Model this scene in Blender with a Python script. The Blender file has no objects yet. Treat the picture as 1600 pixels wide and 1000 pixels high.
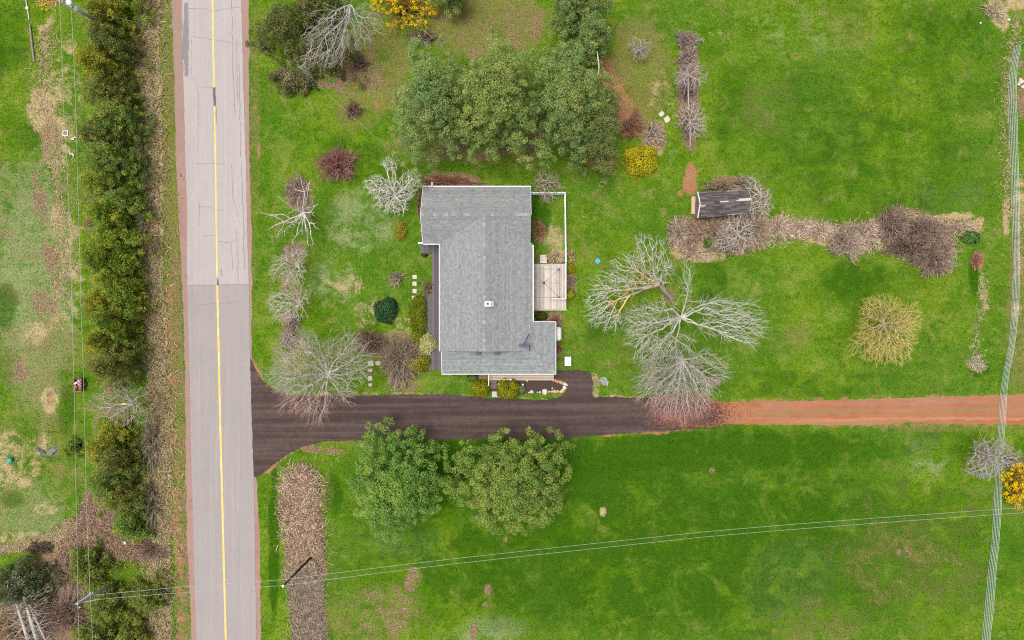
import bpy, math, random
import numpy as np
from mathutils import Vector
from mathutils.geometry import tessellate_polygon

# ---------------------------------------------------------------- camera, sky, sun, exposure
S = bpy.context.scene
COL = S.collection
H = 71.0                      # drone height in metres
K = 15.0                      # photo pixels per metre on the ground
def P(px, py, z=0.0):
    """Ground-survey helper: the real-world point at height z that the aerial photo shows at (px, py)."""
    s = (H - z) / H / K
    return Vector(((px - 800) * s, (500 - py) * s, z))

cam = bpy.data.cameras.new('camera'); camo = bpy.data.objects.new('camera', cam); COL.objects.link(camo)
camo.location = (0, 0, H); camo.rotation_euler = (0, 0, 0)
cam.sensor_fit = 'HORIZONTAL'; cam.sensor_width = 36.0
cam.lens = 36.0 * H / (1600 / K)
cam.clip_start = 0.5; cam.clip_end = 6000
S.camera = camo

w = bpy.data.worlds.new('World'); S.world = w; w.use_nodes = True
nt = w.node_tree; nt.nodes.clear()
wo = nt.nodes.new('ShaderNodeOutputWorld'); bg = nt.nodes.new('ShaderNodeBackground')
sky = nt.nodes.new('ShaderNodeTexSky'); sky.sky_type = 'NISHITA'; sky.sun_disc = False
SUN_EL, SUN_ROT = math.radians(77), math.radians(-80)
sky.sun_elevation = SUN_EL; sky.sun_rotation = SUN_ROT
sky.air_density = 1.0; sky.dust_density = 4.0; sky.ozone_density = 1.0
hs = nt.nodes.new('ShaderNodeHueSaturation'); hs.inputs['Saturation'].default_value = 0.18
nt.links.new(sky.outputs[0], hs.inputs['Color']); nt.links.new(hs.outputs[0], bg.inputs['Color'])
bg.inputs['Strength'].default_value = 0.11
nt.links.new(bg.outputs[0], wo.inputs[0])

sun = bpy.data.lights.new('sun', 'SUN'); sun.energy = 1.8; sun.angle = math.radians(28); sun.color = (1.0, 0.96, 0.9)
suno = bpy.data.objects.new('sun', sun); COL.objects.link(suno)
d = Vector((math.sin(SUN_ROT) * math.cos(SUN_EL), math.cos(SUN_ROT) * math.cos(SUN_EL), math.sin(SUN_EL)))
suno.rotation_euler = d.to_track_quat('Z', 'Y').to_euler(); suno.location = d * 120

S.view_settings.view_transform = 'Standard'; S.view_settings.look = 'None'
S.view_settings.exposure = 0.76; S.view_settings.gamma = 1.0; S.view_settings.use_curve_mapping = False
S.render.engine = 'CYCLES'
S.cycles.use_denoising = False; S.cycles.filter_width = 1.1
S.cycles.max_bounces = 6; S.cycles.diffuse_bounces = 3; S.cycles.transparent_max_bounces = 4

rng = np.random.default_rng(7)
random.seed(7)

# ---------------------------------------------------------------- object helpers
ROOT = {}
def tag(o, label=None, cat=None, group=None, kind=None):
    if label: o['label'] = label
    if cat: o['category'] = cat
    if group: o['group'] = group
    if kind: o['kind'] = kind
    return o
def thing(name, label, cat, loc, group=None):
    o = bpy.data.objects.new(name, None); COL.objects.link(o)
    o.empty_display_size = 0.3
    o.location = Vector(loc); ROOT[o.name] = Vector(loc)
    return tag(o, label, cat, group)
def base_of(parent):
    p = parent
    while p.parent: p = p.parent
    return ROOT.get(p.name, Vector((0, 0, 0)))
def link(name, me, mat, parent):
    o = bpy.data.objects.new(name, me); COL.objects.link(o)
    if mat is not None: me.materials.append(mat)
    if parent is not None: o.parent = parent
    return o
def mesh_np(name, V, F, mat, parent=None, col=None, smooth=False):
    """V (n,3) world coordinates, F (m,k) one face size, col (n,3) per-vertex colour"""
    V = np.asarray(V, dtype=np.float64).reshape(-1, 3); F = np.asarray(F, dtype=np.int32)
    if parent is not None: V = V - np.array(base_of(parent))
    me = bpy.data.meshes.new(name)
    m, k = F.shape
    me.vertices.add(len(V)); me.vertices.foreach_set('co', V.astype(np.float32).ravel())
    me.loops.add(m * k); me.loops.foreach_set('vertex_index', F.ravel())
    me.polygons.add(m); me.polygons.foreach_set('loop_start', np.arange(0, m * k, k, dtype=np.int32))
    me.update(calc_edges=True)
    if smooth: me.polygons.foreach_set('use_smooth', np.ones(m, dtype=bool))
    if col is not None:
        a = me.attributes.new('Col', 'FLOAT_COLOR', 'POINT')
        c4 = np.ones((len(V), 4), dtype=np.float32); c4[:, :3] = np.clip(col, 0.002, 0.95)
        a.data.foreach_set('color', c4.ravel())
    return link(name, me, mat, parent)

class MB:
    """collects simple solids; build() links them as one mesh object"""
    def __init__(s): s.v = []; s.f = []; s.c = []
    def _add(s, vs, fs, col):
        n = len(s.v); s.v += [tuple(p) for p in vs]; s.f += [tuple(i + n for i in f) for f in fs]
        s.c += [col or (1, 1, 1)] * len(vs)
    def box(s, c, size, rz=0.0, col=None):
        cx, cy, cz = c; a, b, h = size[0] / 2, size[1] / 2, size[2] / 2
        ca, sa = math.cos(rz), math.sin(rz)
        vs = [(cx + x * ca - y * sa, cy + x * sa + y * ca, cz + z) for z in (-h, h) for x, y in ((-a, -b), (a, -b), (a, b), (-a, b))]
        s._add(vs, [(3, 2, 1, 0), (4, 5, 6, 7), (0, 1, 5, 4), (1, 2, 6, 5), (2, 3, 7, 6), (3, 0, 4, 7)], col); return s
    def beam(s, p0, p1, w, h, col=None):
        p0 = Vector(p0); p1 = Vector(p1); t = (p1 - p0).normalized()
        up = Vector((0, 0, 1)) if abs(t.z) < 0.95 else Vector((1, 0, 0))
        a = t.cross(up).normalized() * (w / 2); b = a.cross(t).normalized() * (h / 2)
        vs = [p + x * a + y * b for p in (p0, p1) for x, y in ((-1, -1), (1, -1), (1, 1), (-1, 1))]
        s._add(vs, [(3, 2, 1, 0), (4, 5, 6, 7), (0, 1, 5, 4), (1, 2, 6, 5), (2, 3, 7, 6), (3, 0, 4, 7)], col); return s
    def tube(s, pts, r, n=8, col=None):
        pts = [Vector(p) for p in pts]; rs = r if isinstance(r, (list, tuple)) else [r] * len(pts)
        vs = []; fs = []
        for i, p in enumerate(pts):
            t = (pts[min(i + 1, len(pts) - 1)] - pts[max(i - 1, 0)]).normalized()
            up = Vector((0, 0, 1)) if abs(t.z) < 0.9 else Vector((1, 0, 0))
            a = t.cross(up).normalized(); b = a.cross(t)
            for k in range(n):
                an = 2 * math.pi * k / n
                vs.append(p + (a * math.cos(an) + b * math.sin(an)) * rs[i])
        for i in range(len(pts) - 1):
            for k in range(n):
                k2 = (k + 1) % n
                fs.append((i * n + k, i * n + k2, (i + 1) * n + k2, (i + 1) * n + k))
        fs.append(tuple(range(n))[::-1]); fs.append(tuple((len(pts) - 1) * n + k for k in range(n)))
        s._add(vs, fs, col); return s
    def lathe(s, c, prof, n=16, col=None):
        vs = []; fs = []
        for r, z in prof:
            for k in range(n):
                an = 2 * math.pi * k / n; vs.append((c[0] + r * math.cos(an), c[1] + r * math.sin(an), c[2] + z))
        for i in range(len(prof) - 1):
            for k in range(n):
                k2 = (k + 1) % n; fs.append((i * n + k, i * n + k2, (i + 1) * n + k2, (i + 1) * n + k))
        fs.append(tuple(range(n))[::-1]); fs.append(tuple((len(prof) - 1) * n + k for k in range(n)))
        s._add(vs, fs, col); return s
    def prism(s, poly, z0, z1, col=None):
        n = len(poly)
        vs = [(p[0], p[1], z0) for p in poly] + [(p[0], p[1], z1) for p in poly]
        tri = tessellate_polygon([[Vector((p[0], p[1], 0)) for p in poly]])
        area = sum(poly[i][0] * poly[(i + 1) % n][1] - poly[(i + 1) % n][0] * poly[i][1] for i in range(n))
        fs = []
        for t in tri:
            a, b, c = [Vector((poly[i][0], poly[i][1])) for i in t]
            up = (b - a).cross(c - a) > 0
            t = t if up else t[::-1]
            fs.append(tuple(i + n for i in t)); fs.append(tuple(t[::-1]))
        for i in range(n):
            j = (i + 1) % n
            fs.append((i, j, j + n, i + n) if area > 0 else (j, i, i + n, j + n))
        s._add(vs, fs, col); return s
    def slab(s, pts, th, col=None):
        """planar 3-D polygon thickened straight down"""
        n = len(pts); vs = [tuple(p) for p in pts] + [(p[0], p[1], p[2] - th) for p in pts]
        fs = [tuple(range(n)), tuple(range(n, 2 * n))[::-1]]
        for i in range(n): j = (i + 1) % n; fs.append((j, i, i + n, j + n))
        s._add(vs, fs, col); return s
    def rock(s, c, size, r, col=None):
        nu, nv = 8, 5; vs = []; fs = []
        ph = [r.uniform(0, 6.28) for _ in range(4)]
        for j in range(nv + 1):
            th = math.pi * j / nv
            for i in range(nu):
                a = 2 * math.pi * i / nu
                k = 1 + 0.16 * math.sin(2 * a + ph[0]) + 0.1 * math.sin(3 * a + ph[1] + j) + r.uniform(-.07, .07)
                vs.append((c[0] + size[0] * k * math.sin(th) * math.cos(a), c[1] + size[1] * k * math.sin(th) * math.sin(a), c[2] + size[2] * math.cos(th)))
        for j in range(nv):
            for i in range(nu):
                i2 = (i + 1) % nu; fs.append((j * nu + i, (j + 1) * nu + i, (j + 1) * nu + i2, j * nu + i2))
        s._add(vs, fs, col); return s
    def build(s, name, mat, parent=None, smooth=False):
        b = base_of(parent) if parent is not None else Vector((0, 0, 0))
        me = bpy.data.meshes.new(name)
        me.from_pydata([(x - b.x, y - b.y, z - b.z) for x, y, z in s.v], [], s.f)
        if smooth: me.polygons.foreach_set('use_smooth', [True] * len(me.polygons))
        a = me.attributes.new('Col', 'FLOAT_COLOR', 'POINT')
        a.data.foreach_set('color', [q for c in s.c for q in (c[0], c[1], c[2], 1.0)])
        me.update()
        return link(name, me, mat, parent)

# ---------------------------------------------------------------- materials
class NB:
    """small node-graph builder"""
    def __init__(s, name):
        s.m = bpy.data.materials.new(name); s.m.use_nodes = True; s.t = s.m.node_tree
        s.t.nodes.clear(); s.out = s.t.nodes.new('ShaderNodeOutputMaterial')
        s.co = s.t.nodes.new('ShaderNodeTexCoord').outputs['Object']
    def n(s, typ, **kw):
        x = s.t.nodes.new(typ)
        for k, v in kw.items(): setattr(x, k, v)
        return x
    def set(s, sock, v):
        if hasattr(v, 'is_output') or isinstance(v, bpy.types.NodeSocket): s.t.links.new(v, sock)
        elif isinstance(v, (tuple, list)) and len(v) == 3 and sock.type == 'RGBA': sock.default_value = (*v, 1)
        else: sock.default_value = v
    def noise(s, scale, detail=4, rough=0.55, vec=None, dist=0.0):
        x = s.n('ShaderNodeTexNoise'); s.set(x.inputs['Vector'], vec or s.co)
        x.inputs['Scale'].default_value = scale; x.inputs['Detail'].default_value = detail
        x.inputs['Roughness'].default_value = rough; x.inputs['Distortion'].default_value = dist
        return x.outputs['Fac']
    def mapping(s, scale, rot=(0, 0, 0)):
        x = s.n('ShaderNodeMapping'); s.set(x.inputs['Vector'], s.co)
        x.inputs['Scale'].default_value = scale; x.inputs['Rotation'].default_value = rot
        return x.outputs[0]
    def math(s, op, a, b=0.0, c=0.0, clamp=False):
        x = s.n('ShaderNodeMath', operation=op, use_clamp=clamp)
        s.set(x.inputs[0], a); s.set(x.inputs[1], b); s.set(x.inputs[2], c); return x.outputs[0]
    def rng(s, v, a, b, c=0.0, d=1.0, smooth=True):
        x = s.n('ShaderNodeMapRange', interpolation_type='SMOOTHSTEP' if smooth else 'LINEAR')
        s.set(x.inputs[0], v)
        for i, q in enumerate((a, b, c, d)): x.inputs[i + 1].default_value = q
        return x.outputs[0]
    def mix(s, f, a, b, mode='MIX'):
        x = s.n('ShaderNodeMix', data_type='RGBA', blend_type=mode)
        s.set(x.inputs[0], f); s.set(x.inputs[6], a); s.set(x.inputs[7], b); return x.outputs[2]
    def mul(s, c, f):
        """colour times a grey value"""
        x = s.n('ShaderNodeVectorMath', operation='SCALE')
        s.set(x.inputs[0], c); s.set(x.inputs['Scale'], f); return x.outputs[0]
    def attr(s, name):
        return s.n('ShaderNodeAttribute', attribute_name=name).outputs['Color']
    def bump(s, h, strength=0.4, dist=0.05):
        x = s.n('ShaderNodeBump'); x.inputs['Strength'].default_value = strength; x.inputs['Distance'].default_value = dist
        s.set(x.inputs['Height'], h); return x.outputs[0]
    def finish(s, color, rough=0.85, normal=None, metal=0.0, spec=0.3, trans=0.0):
        b = s.n('ShaderNodeBsdfPrincipled')
        s.set(b.inputs['Base Color'], color); s.set(b.inputs['Roughness'], rough); b.inputs['Metallic'].default_value = metal
        b.inputs['Specular IOR Level'].default_value = spec
        if normal is not None: s.set(b.inputs['Normal'], normal)
        sh = b.outputs[0]
        if trans > 0:
            t = s.n('ShaderNodeBsdfTranslucent'); s.set(t.inputs['Color'], color)
            mx = s.n('ShaderNodeMixShader'); mx.inputs[0].default_value = trans
            s.t.links.new(sh, mx.inputs[1]); s.t.links.new(t.outputs[0], mx.inputs[2]); sh = mx.outputs[0]
        s.t.links.new(sh, s.out.inputs[0]); return s.m

def mat_plain(name, color, rough=0.6, metal=0.0, var=0.25, scale=3.0, spec=0.3):
    g = NB(name); f = g.math('MULTIPLY_ADD', g.noise(scale, 5, .65), 2 * var, 1 - var)
    return g.finish(g.mul(color, f), rough, None, metal, spec)
def mat_col(name, rough=0.85, trans=0.0, var=0.3, scale=4.0, spec=0.05):
    g = NB(name); f = g.math('MULTIPLY_ADD', g.noise(scale, 4, .6), 2 * var, 1 - var)
    return g.finish(g.mul(g.attr('Col'), f), rough, None, 0, spec, trans)
def mat_wood(name, color, grain=(60, 3, 3), var=0.35):
    g = NB(name); n = g.noise(1.0, 6, .7, g.mapping(grain)); n2 = g.noise(1.3, 4)
    f = g.math('MULTIPLY_ADD', g.math('ADD', n, n2), var, 1 - var)
    return g.finish(g.mul(g.mix(1.0, color, g.attr('Col'), 'MULTIPLY'), f), 0.8, g.bump(n, .3, .01))

M = {}
M['leaf'] = mat_col('leaf', 0.8, 0.36, 0.12, 1.5, 0.06)
M['twig'] = mat_col('twig', 0.9, 0.0, 0.2, 6.0)
M['bark'] = mat_col('bark', 0.9, 0.0, 0.35, 9.0)
M['straw'] = mat_col('straw', 0.9, 0.15, 0.2, 2.0)
M['shingle'] = mat_col('shingle', 0.92, 0.0, 0.22, 14.0)
M['line'] = mat_plain('overhead_wire', (.30, .36, .33), .5, 0, .1)
M['white'] = mat_plain('white_paint', (.56, .55, .57), .5, 0, .06)
M['whiteblue'] = mat_plain('bluish_white_vinyl', (.56, .62, .72), .45, 0, .08)
M['siding'] = mat_plain('siding', (.72, .71, .70), .6, 0, .06)
M['greydeck'] = mat_wood('grey_deck', (.105, .095, .105), (20, 1.2, 3))
M['deck'] = mat_wood('weathered_deck', (.46, .40, .37), (14, .7, 3), .42)
M['porch'] = mat_wood('porch_boards', (.42, .34, .28), (1.0, 14, 3))
M['dark'] = mat_plain('dark_metal', (.035, .05, .07), .5, .3)
M['slate'] = mat_plain('slate_metal', (.035, .06, .095), .5, .2)
M['wire'] = mat_plain('wire', (.52, .60, .57), .5, 0, .1)
M['galv'] = mat_plain('galvanised', (.42, .46, .47), .45, .3, .15)
M['pole'] = mat_wood('pole_wood', (.20, .22, .23), (8, 8, 1))
M['stone'] = mat_plain('pinkish_stone', (.48, .40, .37), .9, 0, .25, 5)
M['rock'] = mat_col('rock', .9, 0, .3, 7)
M['glass'] = mat_plain('window_glass', (.03, .04, .05), .08, 0, .05, 3, .6)
M['tan'] = mat_wood('tan_boards', (.50, .38, .27), (2, 12, 3))
M['soilbed'] = mat_plain('dark_mulch', (.055, .036, .03), .95, 0, .6, 14)

# ---------------------------------------------------------------- ground cover survey (what grows or lies where)
# kinds: 0 dry straw, 1 brown litter, 2 red soil, 3 lush dark grass and painted tree shade, 4 olive grass, 5 thin pale grass
BLOBS = [
 # left yard
 (4,60,330,85,330,0,.4),(5,55,450,70,220,0,.75),(0,95,150,40,140,0,.42),(0,100,420,40,130,0,.42),(4,60,560,80,90,0,.6),(3,10,480,20,40,0,.6),(3,15,570,20,30,0,.4),(3,105,640,16,50,0,.6),(4,40,720,110,170,0,.5),(5,50,800,70,60,0,.6),(5,60,600,40,60,0,.5),(5,25,320,50,80,0,.5),(0,62,170,26,42,0,.62),(0,75,55,22,40,0,.5),(0,88,222,28,60,0,.55),(1,78,225,22,40,0,.45),
 (1,62,320,14,60,-.15,.6),(1,82,410,16,60,-.25,.6),(5,30,400,45,60,0,.6),(1,12,365,16,16,0,.5),(0,92,330,14,30,0,.5),(0,105,405,14,40,0,.55),(1,70,475,26,30,0,.5),
 (0,50,520,28,25,0,.5),(4,85,520,30,40,0,.7),(1,33,578,17,24,0,.62),(2,40,565,9,10,0,.5),(0,80,625,18,22,0,.7),(1,80,622,10,14,0,.5),
 (0,30,705,60,45,0,.48),(0,20,740,50,30,0,.5),(1,60,690,8,6,0,.5),(3,20,780,20,16,0,.6),(0,75,795,25,12,0,.5),(0,60,850,90,20,.1,.6),(3,10,60,40,60,0,.4),(3,45,215,22,26,0,.5),
 (1,75,2,22,12,0,.8),(1,150,800,30,40,.3,.95),(1,140,850,60,45,0,.95),(1,235,855,20,18,0,.8),(1,90,900,50,50,0,.9),(1,60,970,110,60,0,1.0),(1,230,960,25,50,0,.6),
 (2,150,790,22,30,0,.35),(1,195,150,14,50,0,.7),(1,175,400,42,420,0,.5),
 # road verges
 (2,262,462,6,22,0,.55),(2,262,600,5,25,0,.5),(2,268,690,5,22,0,.5),(2,272,820,6,28,0,.75),(2,267,760,5,18,0,.5),
 (2,400,165,3,5,0,.8),(2,404,235,4,14,0,.75),(2,405,185,3,6,0,.6),(4,398,200,10,260,0,.6),(4,397,470,7,90,0,.4),(2,436,770,2,45,.08,.55),
 # front lawn
 (1,470,305,24,38,-.15,.75),(1,458,395,22,22,0,.7),(1,455,440,22,30,0,.5),(1,455,520,22,40,0,.6),(2,456,440,8,8,0,.4),(5,560,350,60,60,0,.45),(0,545,445,45,18,.2,.42),(0,575,490,25,35,.3,.45),(5,520,440,45,50,0,.4),
 (1,580,535,30,22,0,.65),(0,625,510,30,20,0,.45),(1,625,560,35,50,0,.7),(0,600,545,25,20,0,.45),(0,470,560,40,40,0,.35),(2,650,455,10,10,0,.35),
 (1,640,600,18,22,0,.4),(1,500,703,45,8,.1,.75),(1,575,697,40,5,0,.5),(4,540,690,60,8,0,.6),(0,505,800,8,60,0,.4),(4,510,780,14,60,0,.5),
 (1,470,790,26,70,0,.9),(1,480,900,30,120,0,.8),(0,480,960,34,60,0,.55),(1,455,890,18,40,0,.6),(3,428,850,9,120,0,.9),(3,522,770,16,40,0,.7),
 # under the pines
 (4,590,110,70,80,.2,.9),(1,575,115,40,50,.3,.5),(4,600,60,40,60,0,.8),(1,525,110,60,40,0,.6),(4,760,40,110,60,0,.95),(1,735,55,120,45,.1,.38),(1,815,50,60,45,.5,.4),(2,575,165,30,15,0,.3),(4,560,180,50,30,0,.6),
 (4,1000,120,55,120,0,.8),(0,1030,160,30,70,0,.38),(2,950,118,12,34,-.25,.85),(2,965,140,9,20,-.3,.75),(1,985,195,25,25,0,.8),(2,940,255,28,16,.2,.8),(1,1020,215,25,30,0,.6),(0,1025,230,14,18,0,.6),
 (1,1076,140,19,105,0,.85),(1,775,205,180,60,0,.55),(2,880,265,10,10,0,.3),(4,640,240,60,18,.4,.4),
 (2,1080,270,11,20,0,.95),(2,1078,290,14,18,0,.75),(2,1095,265,8,4,0,.7),(2,1063,302,4,4,0,.8),(1,1120,25,40,25,0,.35),(0,1120,60,30,30,0,.3),
 # beds round the house
 (1,705,280,52,13,.05,.95),(2,700,280,40,9,.05,.6),(1,660,330,8,55,0,.6),(1,850,285,22,18,0,.45),(3,845,330,18,40,0,.5),(5,860,370,25,35,0,.4),(0,868,372,16,30,0,.4),(1,842,360,12,18,0,.6),
 (0,872,400,18,12,0,.75),(1,870,405,12,8,0,.7),(1,893,440,10,50,0,.6),(1,855,495,28,9,0,.7),(1,870,505,9,12,0,.6),(1,872,548,8,14,0,.7),(1,755,592,20,10,0,.9),(4,910,360,40,60,0,.4),(0,905,350,20,24,0,.35),
 (0,930,600,10,22,0,.55),(1,930,598,8,10,0,.5),(1,1115,598,12,8,0,.8),(1,1045,463,12,14,0,.6),
 # thicket
 (1,1080,365,42,32,0,.9),(1,1150,360,60,36,0,.9),(0,1090,395,50,16,.1,.7),(0,1230,355,58,17,.05,.85),(0,1310,370,62,20,.1,.85),(1,1430,368,68,40,.35,1.0),(0,1490,345,50,14,-.1,.85),(1,1140,290,45,16,0,.7),(1,1185,320,25,30,0,.6),
 (0,1525,355,16,10,0,.6),(2,1527,408,12,16,0,.8),(0,1533,440,7,50,0,.4),(0,1538,460,8,12,0,.6),(0,1538,480,6,16,0,.6),(0,1525,512,8,8,0,.6),(0,1526,540,10,8,0,.6),(0,1525,570,20,12,.2,.55),(3,1522,430,9,40,0,.8),(3,1530,575,22,18,0,.5),
 (0,1572,340,7,40,0,.7),(0,1592,320,12,60,0,.55),(0,1570,160,5,60,0,.4),(1,1595,130,10,60,0,.6),(0,1560,20,16,32,-.3,.85),(0,1590,5,20,14,0,.8),(0,1590,460,10,120,0,.4),(4,1590,500,20,200,0,.8),(2,1597,450,6,40,0,.4),
 # fields
 (3,830,722,260,48,0,.8),(3,1130,705,300,40,0,.7),(3,1080,860,560,150,0,.55),(3,700,900,220,90,0,.3),(3,1360,250,230,120,.2,.32),(3,1480,100,120,100,0,.3),(3,1220,600,300,26,0,.3),(3,560,250,80,40,.3,.35),(4,1200,170,60,70,.3,.35),(4,1450,800,160,60,0,.3),(5,1360,150,70,40,0,.18),(4,930,330,40,60,0,.3),
 (3,930,735,60,55,.5,.6),(3,1010,760,90,40,0,.5),(5,960,690,120,12,0,.3),(5,1240,900,90,70,0,.5),(5,1200,940,60,50,0,.45),(5,770,985,70,30,0,.5),(5,640,850,80,30,0,.4),(5,1450,720,40,50,0,.35),  # first blob: shade right of the leafy trees put into the grass colour
 (3,1200,720,90,50,0,.5),(3,1480,690,70,30,0,.3),(4,1420,880,150,90,0,.45),(4,1280,980,90,60,0,.5),(1,645,905,16,22,.2,.65),(1,600,955,60,50,0,.5),(4,590,960,100,50,0,.6),(1,740,985,7,14,0,.9),(1,762,922,7,10,0,.9),(1,758,945,4,5,0,.9),(1,790,842,4,7,0,.9),(0,942,800,6,8,0,.7),(1,1112,735,6,6,0,.7),(3,775,885,10,30,.3,.7),
 (3,1300,200,160,120,.3,.35),(3,1150,180,40,90,0,.35),(5,1250,60,80,80,0,.2),(4,1330,30,60,50,0,.4),(3,1470,40,80,40,0,.4),(5,1480,300,80,40,0,.25),(3,1340,440,60,40,0,.5),(4,1230,530,60,30,0,.45),(3,1110,440,30,40,0,.45),(4,960,560,60,40,0,.4),(3,950,520,40,40,0,.3),
 (1,1410,865,18,12,0,.4),(0,1400,910,14,8,0,.35),(0,1490,880,30,16,0,.3),
]
LINES = [  # kind, points, half width px, strength
 (0,[(238,-40),(232,60),(236,150),(238,250),(238,350),(238,450),(246,550),(252,640),(252,740),(250,850),(250,1040)],16,.95),
 (1,[(212,110),(216,200),(222,330),(224,450),(232,560),(236,700),(236,860)],8,.35),
 (4,[(262,-40),(264,150),(266,300),(272,450),(278,600),(282,750),(288,1040)],13,.9),
 (1,[(272,400),(280,600),(286,800),(292,1000)],8,.45),
 (2,[(262,420),(264,520),(268,620),(272,740),(278,880),(284,1040)],8,.52),(2,[(391,560),(412,597),(432,614),(452,620)],4,.45),(0,[(392,565),(413,598),(433,615)],4,.45),
 (2,[(470,699),(440,716),(415,738)],4,.5),(0,[(470,699),(440,716),(415,738)],4,.45),
 (2,[(930,681),(1000,676),(1080,671)],4,.55),(0,[(930,621),(1010,623),(1060,625)],4,.6),(2,[(925,583),(927,620)],3,.5),
 (0,[(452,617),(560,616),(640,616),(730,619),(860,625)],3,.45),(2,[(1100,628),(1300,623),(1600,616)],4,.4),(2,[(1300,665),(1420,662),(1600,663)],5,.45),(4,[(1380,668),(1600,668)],8,.6),
]
def cover(px, py):
    px = np.asarray(px, float); py = np.asarray(py, float)
    W = np.zeros((6, px.size))
    for k, cx, cy, rx, ry, an, st in BLOBS:
        dx = px - cx; dy = py - cy; R = 1.35
        m = (np.abs(dx) < R * (rx + ry)) & (np.abs(dy) < R * (rx + ry))
        if not m.any(): continue
        dx = dx[m]; dy = dy[m]; c, s = math.cos(an), math.sin(an)
        dd = np.sqrt(((dx * c + dy * s) / rx) ** 2 + ((-dx * s + dy * c) / ry) ** 2)
        t = np.clip((1.3 - dd) / 0.75, 0, 1); t = t * t * (3 - 2 * t) * st
        W[k, m] = np.maximum(W[k, m], t)
    for k, pts, hw, st in LINES:
        best = np.full(px.size, 1e9)
        for (x0, y0), (x1, y1) in zip(pts[:-1], pts[1:]):
            vx, vy = x1 - x0, y1 - y0; L = vx * vx + vy * vy
            t = np.clip(((px - x0) * vx + (py - y0) * vy) / L, 0, 1)
            best = np.minimum(best, np.hypot(px - x0 - t * vx, py - y0 - t * vy))
        t = np.clip((1.4 - best / hw) / 0.8, 0, 1); t = t * t * (3 - 2 * t) * st
        W[k] = np.maximum(W[k], t)
    return W
def put_cover(me, px, py):
    W = cover(px, py)
    for nm, o in (('coverA', 0), ('coverB', 3)):
        a = me.attributes.new(nm, 'FLOAT_COLOR', 'POINT')
        c = np.ones((len(px), 4), np.float32); c[:, :3] = W[o:o + 3].T
        a.data.foreach_set('color', c.ravel())

def mat_lawn():
    g = NB('lawn')
    n0 = g.noise(.07, 3, .5); n6 = g.noise(.5, 4, .65, None, .6); n7 = g.noise(.16, 4, .6); n1 = g.noise(.28, 5, .6); n2 = g.noise(1.3, 5, .65, None, .4); n3 = g.noise(7.0, 5, .75); n4 = g.noise(2.8, 3, .6)
    A = g.attr('coverA'); B = g.attr('coverB')
    sa = g.n('ShaderNodeSeparateColor'); g.set(sa.inputs[0], A); sb = g.n('ShaderNodeSeparateColor'); g.set(sb.inputs[0], B)
    dry, brown, red = sa.outputs; lush_and_shade, olive, pale = sb.outputs
    c = g.mix(g.rng(n1, .38, .62), (.058, .128, .004), (.108, .172, .010))
    c = g.mix(g.math('MULTIPLY', g.rng(n0, .42, .62), .55), c, (.048, .120, .012))
    c = g.mix(g.math('MULTIPLY', g.rng(n2, .50, .70), .6), c, (.150, .195, .028))
    c = g.mix(g.math('MULTIPLY', g.rng(n4, .50, .68), .5), c, (.038, .090, .003))
    n8 = g.noise(.36, 5, .62, None, .8); n9 = g.noise(.85, 4, .6, g.mapping((1, 1.4, 1), (0, 0, .5)), .5)
    c = g.mix(g.math('MULTIPLY', g.rng(n8, .50, .68), .5), c, (.145, .185, .036))
    c = g.mix(g.math('MULTIPLY', g.rng(n9, .54, .70), .6), c, (.034, .088, .004))
    c = g.mix(g.math('MULTIPLY', g.rng(n6, .54, .70), .5), c, (.19, .18, .055))
    c = g.mix(g.math('MULTIPLY', g.rng(n7, .52, .70), .55), c, (.042, .105, .006))
    jit = g.math('MULTIPLY_ADD', g.math('SUBTRACT', n2, .5), 1.0, g.math('MULTIPLY', g.math('SUBTRACT', n3, .5), .7))
    jit = g.math('ADD', jit, g.math('MULTIPLY', g.math('SUBTRACT', n8, .5), 1.7))
    def layer(c, wgt, col, lo=.30, hi=.75, amt=1.0):
        f = g.rng(g.math('ADD', wgt, g.math('MULTIPLY', jit, g.math('MINIMUM', g.math('MULTIPLY', wgt, 3.0), 1.0))), lo, hi, 0.0, amt)
        return g.mix(f, c, col)
    c = layer(c, pale, (.190, .225, .105), .15, .9, .85)
    c = layer(c, lush_and_shade, (.026, .078, .003), .08, .70, .92)
    c = layer(c, olive, (.150, .135, .042), .2, 1.0, .85)
    dcol = g.mix(n4, (.36, .28, .15), (.26, .20, .10))
    c = layer(c, dry, dcol)
    bcol = g.mix(g.rng(n3, .35, .65), (.11, .07, .04), (.25, .17, .105))
    c = layer(c, brown, bcol)
    rcol = g.mix(n2, (.29, .13, .07), (.23, .125, .07))
    c = layer(c, red, rcol)
    gi = g.n('ShaderNodeNewGeometry')
    mow = g.noise(1.0, 3, .6, g.mapping((.10, 1.3, 1), (0, 0, .03)))
    f = g.math('MULTIPLY', g.math('MULTIPLY_ADD', g.rng(n3, .28, .72), .72, .64), g.math('MULTIPLY_ADD', mow, .36, .82))
    f2 = g.math('MULTIPLY_ADD', gi.outputs['Random Per Island'], .6, .72)
    c = g.mul(g.mul(c, f), f2)
    return g.finish(c, .9, g.bump(g.math('ADD', n3, n2), .6, .08), 0, .02)
M['lawn'] = mat_lawn()

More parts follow.
